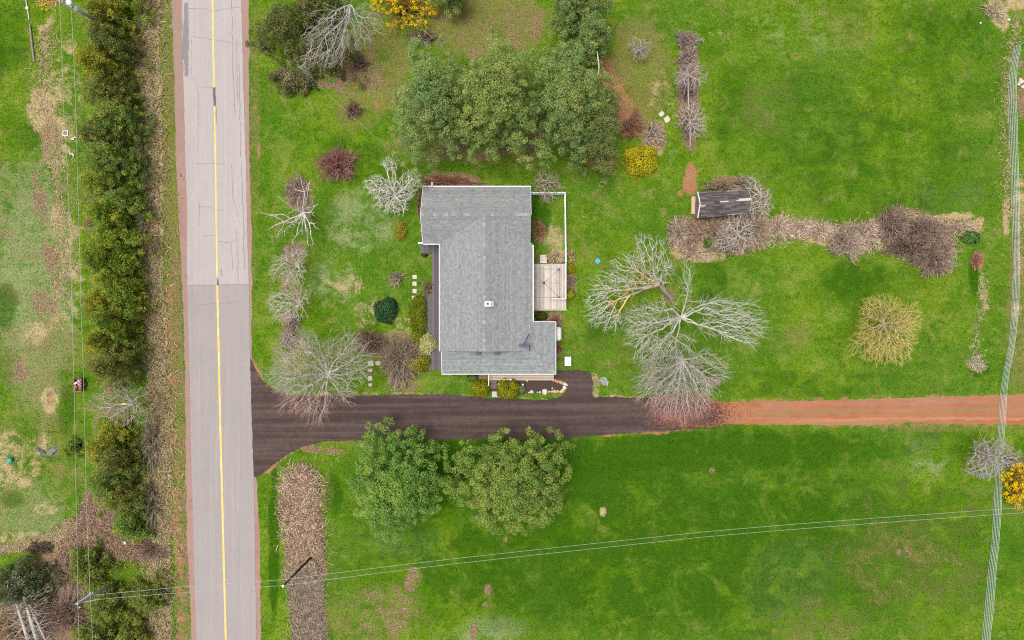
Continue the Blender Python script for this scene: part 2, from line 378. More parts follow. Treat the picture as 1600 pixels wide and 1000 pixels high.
def axis(lo, hi, st):
    far = [3000, 1200, 500, 220, 120, 80]
    return np.concatenate([[lo - f for f in far], np.arange(lo, hi + st / 2, st), [hi + f for f in far[::-1]]])
xs = axis(-60, 60, .3); ys = axis(-40, 40, .3)
gx, gy = np.meshgrid(xs, ys); nx, ny = len(xs), len(ys)
V = np.stack([gx.ravel(), gy.ravel(), np.zeros(gx.size)], 1)
i = np.arange((nx - 1) * (ny - 1)); r_, c_ = i // (nx - 1), i % (nx - 1); a = r_ * nx + c_
F = np.stack([a, a + 1, a + nx + 1, a + nx], 1)
ground = mesh_np('ground', V, F, M['lawn']); put_cover(ground.data, V[:, 0] * K + 800, 500 - V[:, 1] * K)
tag(ground, 'mown green lawn and meadow with dry and bare patches', 'lawn', kind='structure')

# ---------------------------------------------------------------- roads, drive, track
def dens(pts, step=6.0, jit=0.0, r=None, closed=True):
    """resample a pixel outline, with ragged jitter"""
    out = []; n = len(pts)
    for k in range(n if closed else n - 1):
        (x0, y0), (x1, y1) = pts[k], pts[(k + 1) % n]
        L = math.hypot(x1 - x0, y1 - y0); m = max(1, int(L / step))
        for q in range(m):
            t = q / m; out.append((x0 + (x1 - x0) * t + (r.uniform(-jit, jit) if r else 0), y0 + (y1 - y0) * t + (r.uniform(-jit, jit) if r else 0)))
    if not closed: out.append(pts[-1])
    return out
def sheet(name, pxpoly, z, mat, parent=None, thick=None):
    m = MB(); m.prism([P(x, y)[:2] for x, y in pxpoly], z - (thick or 0.03), z)
    return m.build(name, mat, parent)

def mat_asphalt(name, c0, c1, streak):
    g = NB(name); n1 = g.noise(.35, 5, .6); n2 = g.noise(9, 5, .8); st = g.noise(1.0, 5, .6, g.mapping((2.6, .05, 1))); st2 = g.noise(1.0, 4, .6, g.mapping((9.0, .09, 1)))
    c = g.mix(n1, c0, c1)
    f = g.math('MULTIPLY_ADD', st, streak, 1 - streak / 2)
    f = g.math('MULTIPLY', f, g.math('MULTIPLY_ADD', n2, .7, .65))
    f = g.math('MULTIPLY', f, g.math('MULTIPLY_ADD', st2, .24, .88))
    return g.finish(g.mul(c, f), .9, g.bump(n2, .4, .02))
M['asphalt_old'] = mat_asphalt('worn_asphalt', (.300, .270, .264), (.345, .308, .296), .26)
M['asphalt_new'] = mat_asphalt('newer_asphalt', (.236, .213, .208), (.282, .250, .241), .32)
M['patch'] = mat_asphalt('asphalt_patch', (.16, .15, .155), (.20, .185, .185), .3)
def mat_gravel(name, c0, c1, c2, sx, sy, streak=.4):
    g = NB(name); n1 = g.noise(.5, 5, .6); n2 = g.noise(10, 6, .85); st = g.noise(1.0, 5, .6, g.mapping((sx, sy, 1)))
    n3 = g.noise(2.2, 5, .7)
    c = g.mix(g.rng(n1, .35, .65), c0, c1); c = g.mix(g.rng(g.math('ADD', st, g.math('MULTIPLY', n3, .5)), .66, .90), c, c2)
    f = g.math('MULTIPLY', g.math('MULTIPLY_ADD', st, streak, 1 - streak / 2), g.math('MULTIPLY_ADD', n2, 1.0, .5))
    return g.finish(g.mul(c, f), .95, g.bump(n2, .6, .03))
M['drive'] = mat_gravel('dark_gravel', (.046, .029, .026), (.057, .037, .033), (.080, .054, .047), .045, 1.5)
M['redtrack'] = mat_gravel('red_dirt', (.275, .094, .040), (.30, .118, .056), (.25, .130, .070), .04, 1.1, .6)
M['shoulder'] = mat_gravel('red_shoulder', (.27, .155, .135), (.30, .18, .15), (.24, .165, .14), 1.2, .06)
R1 = random.Random(3)

LEFT = [(283,-60),(284,0),(287,130),(290,250),(293,330),(292,400),(294,500),(297,600),(300,750),(304,900),(307,1000),(309,1060)]
RIGHT = [(376,-60),(377,0),(381,150),(384,250),(386,350),(389,445),(391,560),(392,600),(395,700),(398,800),(399,900),(401,1000),(403,1060)]
SHL = [(266,-60),(268,0),(272,110),(275,250),(279,330),(283,420),(287,500),(290,620),(290,740),(293,860),(298,960),(300,1060)]
SHR = [(386,-60),(389,0),(390,250),(393,350),(394,445),(393,560),(395,700),(402,760),(406,850),(408,1000),(410,1060)]
def far(l):  # carry a road edge on past the frame, both ways
    return [(l[0][0] - 60, -4500)] + l + [(l[-1][0] + 62, 5500)]
sh = sheet('road_shoulder', dens(far(SHL), 9, 1.2, R1, False) + dens(far(SHR), 9, 1.2, R1, False)[::-1], .008, M['shoulder'])
tag(sh, 'red gravel shoulder along both sides of the paved road', 'shoulder', kind='structure')
def edge_at(l, y):
    for (x0, y0), (x1, y1) in zip(l[:-1], l[1:]):
        if y0 <= y <= y1: return x0 + (x1 - x0) * (y - y0) / (y1 - y0)
FL, FR = far(LEFT), far(RIGHT)
SEAM = 445
def part_edge(l, a, b):
    return [(edge_at(l, a), a)] + [p for p in l if a < p[1] < b] + [(edge_at(l, b), b)]
road = sheet('road', dens(part_edge(FL, -4500, SEAM), 5, .7, R1, False) + dens(part_edge(FR, -4500, SEAM), 5, .6, R1, False)[::-1], .030, M['asphalt_old'])
tag(road, 'worn pale two-lane asphalt road with a yellow centre line', 'road', kind='structure')
newer = sheet('newer_asphalt', dens(part_edge(FL, SEAM, 5500), 5, .5, R1, False) + dens(part_edge(FR, SEAM, 5500), 5, .5, R1, False)[::-1], .036, M['asphalt_new'], road)
newer['label'] = 'smoother greyer newer asphalt on the lower stretch'
pt = sheet('repair_patch', dens([(288,4),(294,4),(295,60),(294,118),(289,120),(288,95),(284,92),(286,60),(288,30)], 4, .6, R1), .034, M['patch'], road)
pt['label'] = 'dark grey repair patch at the road edge'
# yellow line
CL = [(331.5,-60),(332.5,0),(334.5,130),(337,250),(338.7,380),(339.5,440),(342,550),(344,650),(347,760),(350,880),(353,1000),(355,1060)]
g = NB('yellow_line'); n = g.noise(5, 5, .8); n2 = g.noise(.9, 4, .6)
c = g.mix(g.rng(n2, .4, .7), (.80, .42, .09), (.78, .52, .20)); c = g.mix(g.rng(n, .55, .8), c, (.36, .30, .22))
M['yellow'] = g.finish(c, .8)
def ribbon(name, pts, w, z, mat, parent, jit=0):
    pts = dens(pts, 7, jit, R1, False); a = []; b = []
    for k, p in enumerate(pts):
        q0 = pts[max(k - 1, 0)]; q1 = pts[min(k + 1, len(pts) - 1)]
        dx, dy = q1[0] - q0[0], q1[1] - q0[1]; L = math.hypot(dx, dy) or 1
        ww = w * (1 if jit == 0 else R1.uniform(.5, 1.4)); ox, oy = -dy / L * ww / 2, dx / L * ww / 2
        a.append(P(p[0] + ox, p[1] + oy, 0)); b.append(P(p[0] - ox, p[1] - oy, 0))
    V = [(p.x, p.y, z) for p in a] + [(p.x, p.y, z) for p in b]; n = len(pts)
    me = bpy.data.meshes.new(name); me.from_pydata(V, [], [(k, k + 1, n + k + 1, n + k) for k in range(n - 1)])
    return link(name, me, mat, parent)
ribbon('centre_line', [p for p in far(CL) if p[1] < 150] + [(335, 138)], 2.7, .040, M['yellow'], road) if False else None
upper = [p for p in far(CL) if p[1] <= 130] + [(334.6, 138)]
ribbon('centre_line', upper, 2.4, .041, M['yellow'], road)
ribbon('centre_line', [(335.4, 166), (336.9, 250), (338.7, 380), (339.4, 432)], 2.2, .041, M['yellow'], road)
ribbon('centre_line', [(339.6, 446)] + [p for p in far(CL) if p[1] >= 550], 2.8, .041, M['yellow'], road)
M['tar'] = mat_plain('tar_seal', (.10, .085, .085), .7, 0, .3)
M['crack'] = mat_plain('crack', (.215, .19, .188), .9, 0, .4)
for pts, wd, mt in [
  ([(296,14),(320,15),(338,16.5),(358,13),(378,11)], .8, 'crack'), ([(300,57),(335,62),(378,70)], .6, 'crack'), ([(334.6,137),(335,150),(335.6,166)], 3.2, 'tar'), ([(336.5,150),(338,172),(337,195)], 1.6, 'crack'),
  ([(310,240),(310,150),(306,124),(297,122)], .5, 'crack'), ([(308,136),(335,138)], .5, 'crack'), ([(305,255),(350,256)], .5, 'crack'), ([(312,322),(338,327),(350,329)], .8, 'crack'), ([(311.5,310),(311.5,352)], .6, 'crack'),
  ([(340,377),(352,378),(362,379),(369,374)], .7, 'crack'), ([(362,379),(362.5,400),(364,422)], .7, 'crack'), ([(318,368),(336,368)], .5, 'crack'), ([(341,436),(341,446)], 2.2, 'tar'), ([(346,420),(347,432)], 1.4, 'crack'),
  ([(362,0),(364,90),(367,180)], .9, 'crack'), ([(370,60),(371,160)], .7, 'crack'), ([(374,100),(376,245)], .9, 'crack'), ([(362,255),(363,300),(372,340)], .6, 'crack'), ([(378,260),(380,330),(382,420)], 1.1, 'crack'), ([(370,360),(373,440)], .6, 'crack'), ([(299,60),(300,118)], .6, 'crack'),
  ]: ribbon('road_crack', pts, wd * 1.1, .0385 if mt == 'crack' else .044, M[mt], road, .9)
ribbon('road_crack', [(303,480),(322,475),(335,474),(362,473),(376,470)], .9, .0385, M['crack'], road, .5)
ribbon('road_seam', [(293.5,445.5),(389,444.5)], 1.3, .0395, M['crack'], road, .25)

DRIVE = [(388,556),(392,560),(400,578),(412,596),(430,611),(450,617),(500,618),(560,618),(640,616),(700,615),(738,619),(770,622),(850,625),(870,622),(879,617),(885,608),(884,600),(876,594),(866,592),(862,578),(905,578),(918,580),(925,586),(927,604),(926,620),(960,620),(1010,622),(1060,625),(1095,629),(1122,632),(1094,635),(1060,637),(1118,640),(1088,643),(1070,645),(1106,649),(1052,653),(1030,655),(1092,659),(1060,662),(1040,664),(1100,668),(1060,672),(1000,676),(940,680),(870,685),(700,687),(560,688),(505,690),(470,699),(440,716),(415,736),(402,746),(396,746),(394,700)]
drive = sheet('driveway', dens(DRIVE, 3, 1.1, R1), .020, M['drive'])
tag(drive, 'dark brown gravel driveway leading from the road past the house', 'driveway', kind='structure')
TRACK = [(1000,640),(1030,626),(1060,625),(1110,628),(1200,627),(1300,625),(1400,622),(1500,619),(1560,617),(1600,617),(1700,616),(3200,590),(3200,640),(1700,664),(1600,663),(1500,663),(1440,660),(1400,661),(1360,665),(1280,664),(1130,663),(1110,668),(1050,670),(1010,668)]
track = sheet('dirt_track', dens(TRACK, 4, 1.1, R1), .012, M['redtrack'])
tag(track, 'red dirt track continuing from the driveway to the right', 'track', kind='structure')

M['midgrass'] = mat_gravel('olive_verge', (.19, .14, .055), (.24, .13, .065), (.27, .125, .068), .3, 1.2)
mg = ribbon('middle_grass', [(1175, 647), (1240, 645), (1330, 642), (1420, 641), (1520, 640), (1620, 639), (1750, 636)], 6.0, .0165, M['midgrass'], track, .9)
M['rutdust'] = mat_gravel('dusty_rut', (.27, .118, .07), (.29, .145, .098), (.26, .11, .06), .05, .8, .5)
ribbon('wheel_rut', [(1190, 633), (1280, 631), (1360, 630), (1440, 629), (1500, 627), (1560, 626), (1640, 625)], 7, .0158, M['rutdust'], track, 1.4)
ribbon('wheel_rut', [(1110, 659), (1200, 657.5), (1300, 656), (1400, 654), (1500, 654), (1640, 655)], 4.5, .0158, mat_gravel('bright_rut', (.30, .105, .05), (.32, .13, .065), (.33, .15, .08), .05, .8, .4), track, 1.2)
def grit(name, label, n, mean, sd, cols, seed, size=.042, box=None):
    r = np.random.default_rng(seed); x = r.normal(mean[0], sd[0], n) if box is None else r.uniform(box[0], box[2], n); y = r.normal(mean[1], sd[1], n) if box is None else r.uniform(box[1], box[3], n)
    k = (y > 627) & (y < 670); x, y = x[k], y[k]; n = len(x); X = (x - 800) / K; Y = (500 - y) / K; V = np.zeros((n, 4, 3)); a0 = r.uniform(0, 6.28, n); s = size * r.uniform(.4, 1.5, n)
    for j in range(3): V[:, j, 0] = X + np.cos(a0 + j * 2.1) * s * 1.6; V[:, j, 1] = Y + np.sin(a0 + j * 2.1) * s; V[:, j, 2] = .019
    V[:, 3, 0] = X; V[:, 3, 1] = Y; V[:, 3, 2] = .019 + s * .5; b = np.arange(n)[:, None] * 4; F = np.concatenate([b + np.array([[0, 1, 3]]), b + np.array([[1, 2, 3]]), b + np.array([[2, 0, 3]])])
    c = np.array(cols)[r.integers(0, len(cols), n)] * r.uniform(.7, 1.3, (n, 1)); o = mesh_np(name, V.reshape(-1, 3), F, M['rock'], None, np.repeat(c, 4, axis=0)); return tag(o, label, 'gravel', kind='stuff')
M['rock'] = mat_col('rock', .9, 0, .3, 7)
grit('loose_gravel', 'dark loose gravel scattered where the drive turns to red dirt', 4200, (1098, 650), (22, 12), [(.05, .032, .032), (.08, .05, .045)], 21)
grit('loose_red_dirt', 'red dirt spread over the end of the dark driveway', 2600, (1060, 655), (28, 9), [(.20, .09, .06), (.15, .08, .06)], 22)

# short grass blades over the lawn
def in_poly(x, y, poly):
    ins = np.zeros(x.shape, bool); n = len(poly)
    for i in range(n):
        x0, y0 = poly[i]; x1, y1 = poly[(i + 1) % n]
        if y0 == y1: continue
        c = ((y0 > y) != (y1 > y)) & (x < (x1 - x0) * (y - y0) / (y1 - y0) + x0)
        ins ^= c
    return ins
HOUSE_PX = [(664,296),(826,296),(826,416),(885,416),(885,484),(834,484),(834,506),(864,506),(864,594),(763,594),(763,586),(690,580),(668,577),(664,466),(676,458),(676,398),(664,394)]
SHED_PX = [(1082,306),(1168,303),(1168,334),(1082,334)]
BED_PX = [(812,594),(868,594),(880,600),(880,610),(870,614),(812,613)]
NOGRASS = [far(SHL) + far(SHR)[::-1], DRIVE, TRACK, HOUSE_PX, SHED_PX, BED_PX]
def blades(name, n, size, h, seed, region=None, label='', mat='lawn', lean=.6):
    r = np.random.default_rng(seed)
    x = r.uniform(-60, 1660, n); y = r.uniform(-60, 1060, n)
    keep = np.ones(n, bool)
    for pl in NOGRASS: keep &= ~in_poly(x, y, pl)
    x = x[keep]; y = y[keep]; n = len(x)
    W = cover(x, y); keep = r.random(n) > np.clip(W[2] * 1.2, 0, .95); x = x[keep]; y = y[keep]; n = len(x)
    X = (x - 800) / K; Y = (500 - y) / K
    an = r.uniform(0, 2 * np.pi, n); s = size * r.uniform(.6, 1.4, n); hh = h * r.uniform(.4, 1.3, n)
    la = r.uniform(0, 2 * np.pi, n); ll = lean * size * r.uniform(.3, 1.5, n)
    V = np.zeros((n, 3, 3))
    V[:, 0, 0] = X - np.cos(an) * s / 2; V[:, 0, 1] = Y - np.sin(an) * s / 2; V[:, 0, 2] = .004
    V[:, 1, 0] = X + np.cos(an) * s / 2; V[:, 1, 1] = Y + np.sin(an) * s / 2; V[:, 1, 2] = .004
    V[:, 2, 0] = X + np.cos(la) * ll; V[:, 2, 1] = Y + np.sin(la) * ll; V[:, 2, 2] = hh
    o = mesh_np(name, V.reshape(-1, 3), np.arange(n * 3).reshape(-1, 3), M[mat])
    put_cover(o.data, np.repeat(x, 3), np.repeat(y, 3))
    return tag(o, label, 'grass', kind='stuff')
blades('lawn_grass', 450000, .14, .05, 11, label='short grass blades growing all over the lawn')

# ---------------------------------------------------------------- house
def shingle_rows(poly, expo, tabw, cols, seed, bare=None):
    """overlapping courses of shingle tabs laid on a planar 3-D polygon; returns arrays"""
    r = random.Random(seed); p = [Vector(q) for q in poly]
    n = (p[1] - p[0]).cross(p[2] - p[0]).normalized()
    if n.z < 0: n = -n
    dn = Vector((0, 0, -1)); dn = (dn - n * dn.dot(n)).normalized(); u = n.cross(dn).normalized(); o = p[0]
    q = [((a - o).dot(u), (a - o).dot(dn)) for a in p]
    v1 = max(b for _, b in q); v0 = min(b for _, b in q)
    V = []; C = []; v = v1
    while v > v0 + .02:
        vm = v - expo * .5; xs_ = []
        for i in range(len(q)):
            (a, b), (c, d_) = q[i], q[(i + 1) % len(q)]
            if (b > vm) != (d_ > vm): xs_.append(a + (c - a) * (vm - b) / (d_ - b))
        if len(xs_) >= 2:
            x, xe = min(xs_), max(xs_); top = max(v - expo * 1.15, v0); first = True
            rowc = r.uniform(.92, 1.08)
            while x < xe - .01:
                wd = tabw * r.uniform(.7, 1.3) * (r.uniform(.4, 1) if first else 1); first = False
                x2 = min(x + wd, xe); lift = r.uniform(.014, .026)
                mid = o + u * ((x + x2) / 2) + dn * vm
                if bare is None or not bare(mid):
                    for (a, b, l) in ((x, top, .006), (x2 - .006, top, .006), (x2 - .006, v, lift), (x, v, lift)):
                        V.append(o + u * a + dn * b + n * l)
                    c = r.choice(cols); k = rowc * r.uniform(.88, 1.12); C += [tuple(e * k for e in c)] * 4
                x = x2
        v -= expo
    return [tuple(a) for a in V], C
def shingle_part(name, polys, expo, tabw, cols, parent, seed, bare=None, mat='shingle'):
    V = []; C = []
    for k, pl in enumerate(polys):
        a, c = shingle_rows(pl, expo, tabw, cols, seed + k, bare); V += a; C += c
    F = np.arange(len(V)).reshape(-1, 4)
    o = mesh_np(name, np.array(V), F, M[mat], parent, np.array(C)); o['kind'] = 'stuff'; return o

ZE, ZR, ZS, ZT = 3.1, 5.0, 2.4, 3.06
Xw, Yn = P(661, 292, ZE)[:2]; Yr = P(0, 335, ZR).y; Xe1 = P(829, 0, ZE).x; Ys1 = P(0, 381, ZE).y
Xr = P(757, 0, ZR).x; Xmw = P(687, 0, ZE).x; Xme = P(832, 0, ZE).x; Yg = P(0, 548, ZE).y
Xsw = P(691, 0, ZS).x; Xse = P(868, 0, ZS).x; Yse = P(0, 584, ZS).y; Yge = P(0, 503, ZS).y
tt = (Xe1 - Xr) / (Xme - Xr)
pv = (Xe1, Yr + (Ys1 - Yr) * tt, ZR + (ZE - ZR) * tt)
RA = [(Xw, Yn, ZE), (Xe1, Yn, ZE), (Xe1, Yr, ZR), (Xw, Yr, ZR)]
RB = [(Xw, Yr, ZR), (Xr, Yr, ZR), (Xmw, Ys1, ZE), (Xw, Ys1, ZE)]
RC = [(Xr, Yr, ZR), (Xe1, Yr, ZR), pv]
RD = [(Xr, Yr, ZR), (Xr, Yg, ZR), (Xmw, Yg, ZE), (Xmw, Ys1, ZE)]
RE = [(Xr, Yr, ZR), (Xme, Ys1, ZE), (Xme, Yg, ZE), (Xr, Yg, ZR)]
sl = (ZT - ZS) / (Yg - Yse)
Ytop = Yg + .4; Ztop = ZT + sl * .4 - .05
RF = [(Xsw, Yg, ZT), (Xme, Yg, ZT), (Xse, Yse, ZS), (Xsw, Yse, ZS)]
RG = [(Xme, Yge, ZT), (Xse, Yge, ZS), (Xse, Yse, ZS), (Xme, Yg, ZT)]
house = thing('house', 'grey shingled single-storey house with white walls beside the driveway', 'house', P(757, 440))
m = MB()
x0, x1 = Xmw + .45, Xme - .52
m.prism([(Xw + .3, Yn - .4), (Xe1 - .25, Yn - .4), (Xe1 - .25, Ys1 + .4), (x1, Ys1 + .4), (x1, Yg + .35), (x0, Yg + .35), (x0, Ys1 + .35), (Xw + .3, Ys1 + .35)], -.05, ZE + .05)
m.build('wall', M['siding'], house)
m = MB(); m.prism([(Xsw + .35, Yg + .3), (x1 - .02, Yg + .3), (x1 - .02, Yge - .25), (Xse - .35, Yge - .25), (Xse - .35, Yse + .45), (Xsw + .35, Yse + .45)], -.04, ZS + .05)
m.build('wall', M['siding'], house)
def gable(pts_eave0, pts_eave1, apex, ax, th):
    m = MB(); a, b, c = Vector(pts_eave0), Vector(pts_eave1), Vector(apex); o = Vector(ax) * th
    m._add([a, b, c, a + o, b + o, c + o], [(0, 1, 2), (5, 4, 3), (0, 3, 4, 1), (1, 4, 5, 2), (2, 5, 3, 0)], None)
    return m.build('gable_wall', M['siding'], house)
gable((Xw + .302, Yn - .4, ZE), (Xw + .302, Ys1 + .4, ZE), (Xw + .302, Yr, ZR - .2), (1, 0, 0), .15)
gable((Xe1 - .252, Yn - .4, ZE), (Xe1 - .252, Ys1 + .4, ZE), (Xe1 - .252, Yr, ZR - .2), (-1, 0, 0), .15)
gable((x0, Yg + .352, ZE), (x1, Yg + .352, ZE), (Xr, Yg + .352, ZR - .22), (0, 1, 0), .15)
roof = MB()
for pl in (RA, RB, RC, RD, RE, RF, RG): roof.slab(pl, .13)
M['roofdeck'] = mat_plain('roof_deck', (.16, .165, .165), .95, 0, .2)
roof = roof.build('roof', M['roofdeck'], house)
GR = [(.202, .205, .208), (.218, .220, .221), (.185, .189, .193), (.228, .228, .226), (.208, .212, .217)]
shingle_part('shingles', [RA, RB, RC, RD, RE], .145, .22, GR, roof, 20)
shingle_part('shingles', [RF, RG], .145, .22, [(c[0] * .98, c[1] * 1.03, c[2] * 1.02) for c in GR], roof, 40)
# ridge and hip caps
def caps(p0, p1, seed, wid=.17, pale=.5, drop=.42):
    m = MB(); r = random.Random(seed); p0 = Vector(p0); p1 = Vector(p1); L = (p1 - p0).length; t = (p1 - p0) / L
    a = t.cross(Vector((0, 0, 1))).normalized(); s = 0; st_ = False
    while s < L - .05:
        e = min(s + .3, L); c = p0 + t * s; d_ = p0 + t * e; up = Vector((0, 0, .035)); dr = Vector((0, 0, -drop * wid + .028))
        st_ = (not st_) if r.random() < .35 else st_; k = r.uniform(.88, 1.1) * (1.22 if (st_ and r.random() < pale) else .95)
        vs = [c - a * wid + dr, c + up, c + a * wid + dr, d_ - a * wid + dr, d_ + up + Vector((0, 0, .008)), d_ + a * wid + dr]
        m._add(vs, [(0, 3, 4, 1), (1, 4, 5, 2)], tuple(.235 * k * q for q in (1.0, .99, .96))); s = e - .004
    o = m.build('ridge_caps', M['shingle'], roof)
    for f in o.data.polygons: pass
    return o
caps((Xw, Yr, ZR), (Xe1, Yr, ZR), 1, .14, .8, .66); caps((Xr, Yr - .2, ZR), (Xr, Yg, ZR), 2, .14, .5, .41); caps((Xse, Yse, ZS), (Xme, Yg, ZT), 3, .12, .4, .2)
# white fascia, rakes, gutters
def trim(name, p0, p1, w_, h_, mat='white'): return MB().beam(p0, p1, w_, h_).build(name, M[mat], house)
trim('fascia', (Xw - .02, Yn + .05, ZE - .04), (Xe1 + .06, Yn + .05, ZE - .04), .11, .16)
trim('fascia', (Xw - .015, Yn, ZE - .06), (Xw - .015, Yr, ZR - .06), .05, .15)
trim('fascia', (Xw - .015, Yr, ZR - .06), (Xw - .015, Ys1, ZE - .06), .05, .15)
trim('fascia', (Xe1 + .015, Yn, ZE - .06), (Xe1 + .015, Yr, ZR - .06), .04, .15)
trim('fascia', (Xw, Ys1 - .04, ZE - .05), (Xmw - .01, Ys1 - .04, ZE - .05), .09, .15)
trim('fascia', (Xmw - .035, Ys1 - .1, ZE - .05), (Xmw - .035, Yg - .05, ZE - .05), .06, .15)
trim('fascia', (Xsw - .03, Yg - .02, ZT - .07), (Xsw - .03, Yse, ZS - .07), .06, .14)
trim('fascia', (Xsw - .06, Yse - .04, ZS - .05), (Xse + .06, Yse - .04, ZS - .05), .08, .14)
trim('fascia', (Xse + .035, Yse, ZS - .05), (Xse + .035, Yge, ZS - .05), .06, .14)
trim('fascia', (Xme + .02, Yge + .03, ZT - .06), (Xse, Yge + .03, ZS - .06), .07, .14)
trim('gutter', (Xme + .07, Ys1 - .1, ZE - .06), (Xme + .07, Yge + .1, ZE - .06), .11, .11)
m = MB(); m.tube([(Xme + .07, Ys1 - .15, ZE - .1), (Xme - .40, Ys1 - .15, ZE - .4), (Xme - .44, Ys1 - .15, .1)], .04, 8); m.build('downpipe', M['white'], house)
# chimney
cc = P(762.5, 474.6, 5.7)
ch = MB().box((cc.x, cc.y, 5.05), (.56, .46, 1.3)).build('chimney', M['white'], house)
MB().box((cc.x, cc.y, 5.73), (.64, .54, .07)).build('chimney_cap', M['white'], ch)
MB().lathe((cc.x - .03, cc.y, 5.765), [(.11, 0), (.11, .12), (.085, .12), (.085, .01)], 12).build('flue', M['dark'], ch)
MB().beam((cc.x + .38, cc.y - .24, 4.85), (cc.x + .38, cc.y + .24, 4.85), .26, .12).build('flashing', M['galv'], ch)
# roof vents on the lower roof
for px in (747, 776.5):
    c = P(px, 551.3, 3.1)
    v = MB().box((c.x, c.y, ZT + .03), (.42, .40, .34)).build('roof_vent', M['slate'], house)
    MB().box((c.x, c.y, ZT + .22), (.5, .46, .05)).build('vent_hood', M['galv'] if False else M['slate'], v)
# aerial lying on the roof slope
aa = [P(810, 540, 4.0), P(827, 540, 4.0)]
ant = MB().beam(aa[0], aa[1], .20, .12).build('aerial_boom', M['slate'], house)
m = MB()
for k in range(6):
    q = aa[0].lerp(aa[1], .25 + k * .12); m.beam(q + Vector((0, -.2, .08)), q + Vector((0, .2, .08)), .06, .03)
m.build('aerial_elements', M['slate'], ant)
MB().tube([P(826.2, 522, 3.85), P(822, 531, 4.0), P(818, 539, 4.1)], .05, 6).build('aerial_mast', M['slate'], ant)
MB().tube([P(827, 540, 4.0), P(827.6, 548, 3.5)], .045, 6).build('aerial_brace', M['slate'], ant)
# white service mast on the north wall
m = MB(); a = P(675, 284.5, 3.3); b = P(675, 291, 3.3); m.beam(a, b, .11, .09); m.build('vent_pipe', M['white'], house)
m = MB(); a = P(663, 293, 5.0); m.tube([(a.x, Yn - .1, 2.5), (a.x, Yn + .02, 3.6)], .04, 8); m.build('service_mast', M['galv'], house)
# windows and doors
def opening(name, c, wdt, hgt, nrm, door=False):
    c = Vector(c); nx_, ny_ = nrm; s = (wdt, .07) if ny_ else (.07, wdt)
    f = MB().box((c.x + nx_ * .02, c.y + ny_ * .02, c.z), (s[0], s[1], hgt)).build(name, M['white'], house)
    k = (wdt - .16, .02) if ny_ else (.02, wdt - .16)
    MB().box((c.x + nx_ * .06, c.y + ny_ * .06, c.z + (.25 if door else 0)), (k[0], k[1], (hgt - .16) * (.6 if door else 1))).build('pane', M['glass'], f)
    if door:
        MB().box((c.x + nx_ * .09 + (0 if nx_ else .35), c.y + ny_ * .09 + (.35 if nx_ else 0), 1.2), (.05, .05, .12)).build('handle', M['dark'], f)
    else:
        k = (wdt + .1, .12) if ny_ else (.12, wdt + .1)
        MB().box((c.x + nx_ * .05, c.y + ny_ * .05, c.z - hgt / 2 - .03), (k[0], k[1], .06)).build('sill', M['white'], f)
for px in (700, 745, 790): opening('window', (P(px, 0).x, Yn - .4, 1.7), 1.3, 1.2, (0, 1))
for py in (420, 455, 520): opening('window', (x0, P(0, py).y, 1.8), 1.3, 1.3, (-1, 0))
opening('door', (x0, P(0, 488).y, 1.42), .95, 2.1, (-1, 0), True)
opening('window', (Xe1 - .25, P(0, 318).y, 1.7), 1.2, 1.1, (1, 0))
opening('window', (x1, P(0, 396).y, 1.8), 1.0, 1.1, (1, 0)); opening('door', (x1, P(0, 436).y, 1.65), 1.6, 2.0, (1, 0), True)
opening('window', (Xse - .35, P(0, 552).y, 1.5), 1.0, 1.0, (1, 0))
for px in (708, 730, 812, 838): opening('window', (P(px, 0).x, Yse + .45, 1.5), 1.1, 1.1, (0, -1))
opening('door', (P(772, 0).x, Yse + .45, 1.52), .95, 1.98, (0, -1), True)

# ---- plank decks (each plank its own piece, children of the deck)
def plank_deck(root, polypx, z, mat, along='y', wd=.145, seed=0, th=.04, gap=.008):
    r = random.Random(seed); pl = [P(x, y, z)[:2] for x, y in polypx]
    if along == 'x': pl = [(b, a) for a, b in pl]
    xa, xb = min(p[0] for p in pl), max(p[0] for p in pl); x = xa
    while x < xb - .03:
        xm = min(x + wd, xb) - wd / 2; cr = []
        for i in range(len(pl)):
            (a, b), (c, d_) = pl[i], pl[(i + 1) % len(pl)]
            if (a > xm) != (c > xm): cr.append(b + (d_ - b) * (xm - a) / (c - a))
        cr.sort()
        for y0, y1 in zip(cr[::2], cr[1::2]):
            k = r.uniform(.78, 1.18); tint = (k, k * r.uniform(.95, 1.02), k * r.uniform(.92, 1.03)); w2 = min(wd, xb - x) - gap
            c = (x + w2 / 2, (y0 + y1) / 2, z - th / 2 + r.uniform(-.004, .004)); s = (w2, y1 - y0, th)
            if along == 'x': c = (c[1], c[0], c[2]); s = (s[1], s[0], s[2])
            MB().box(c, s, 0, tint).build('plank', M[mat], root)
        x += wd
FD = [(657,383),(688,383),(690,460),(694,548),(695,578),(670,578),(667,556),(663.5,500),(663.5,466),(675.5,456),(675.5,396),(657,396)]
fdeck = MB(); fdeck.prism([P(x, y, .35)[:2] for x, y in [(658,384),(688,384),(694,577),(671,577),(664.5,500),(664.5,467),(676.5,457),(676.5,395),(658,395)]], 0, .30)
fdeck = fdeck.build('veranda', M['greydeck'], house); fdeck['label'] = 'dark grey painted plank veranda along the road side of the house'
plank_deck(fdeck, FD, .35, 'greydeck', 'y', .2, 5)
m = MB(); m.beam(P(653.5, 379.7, 2.9), P(664.5, 379.7, 2.9), .16, .14); m.beam(P(664, 381.3, 2.9), P(677, 381.8, 2.9), .09, .1); m.build('porch_beam', M['white'], house)
for q in (654.5, 664): a = P(q, 379.7, 2.8); MB().box((a.x, a.y, 1.57), (.1, .1, 2.5)).build('porch_post', M['white'], house)
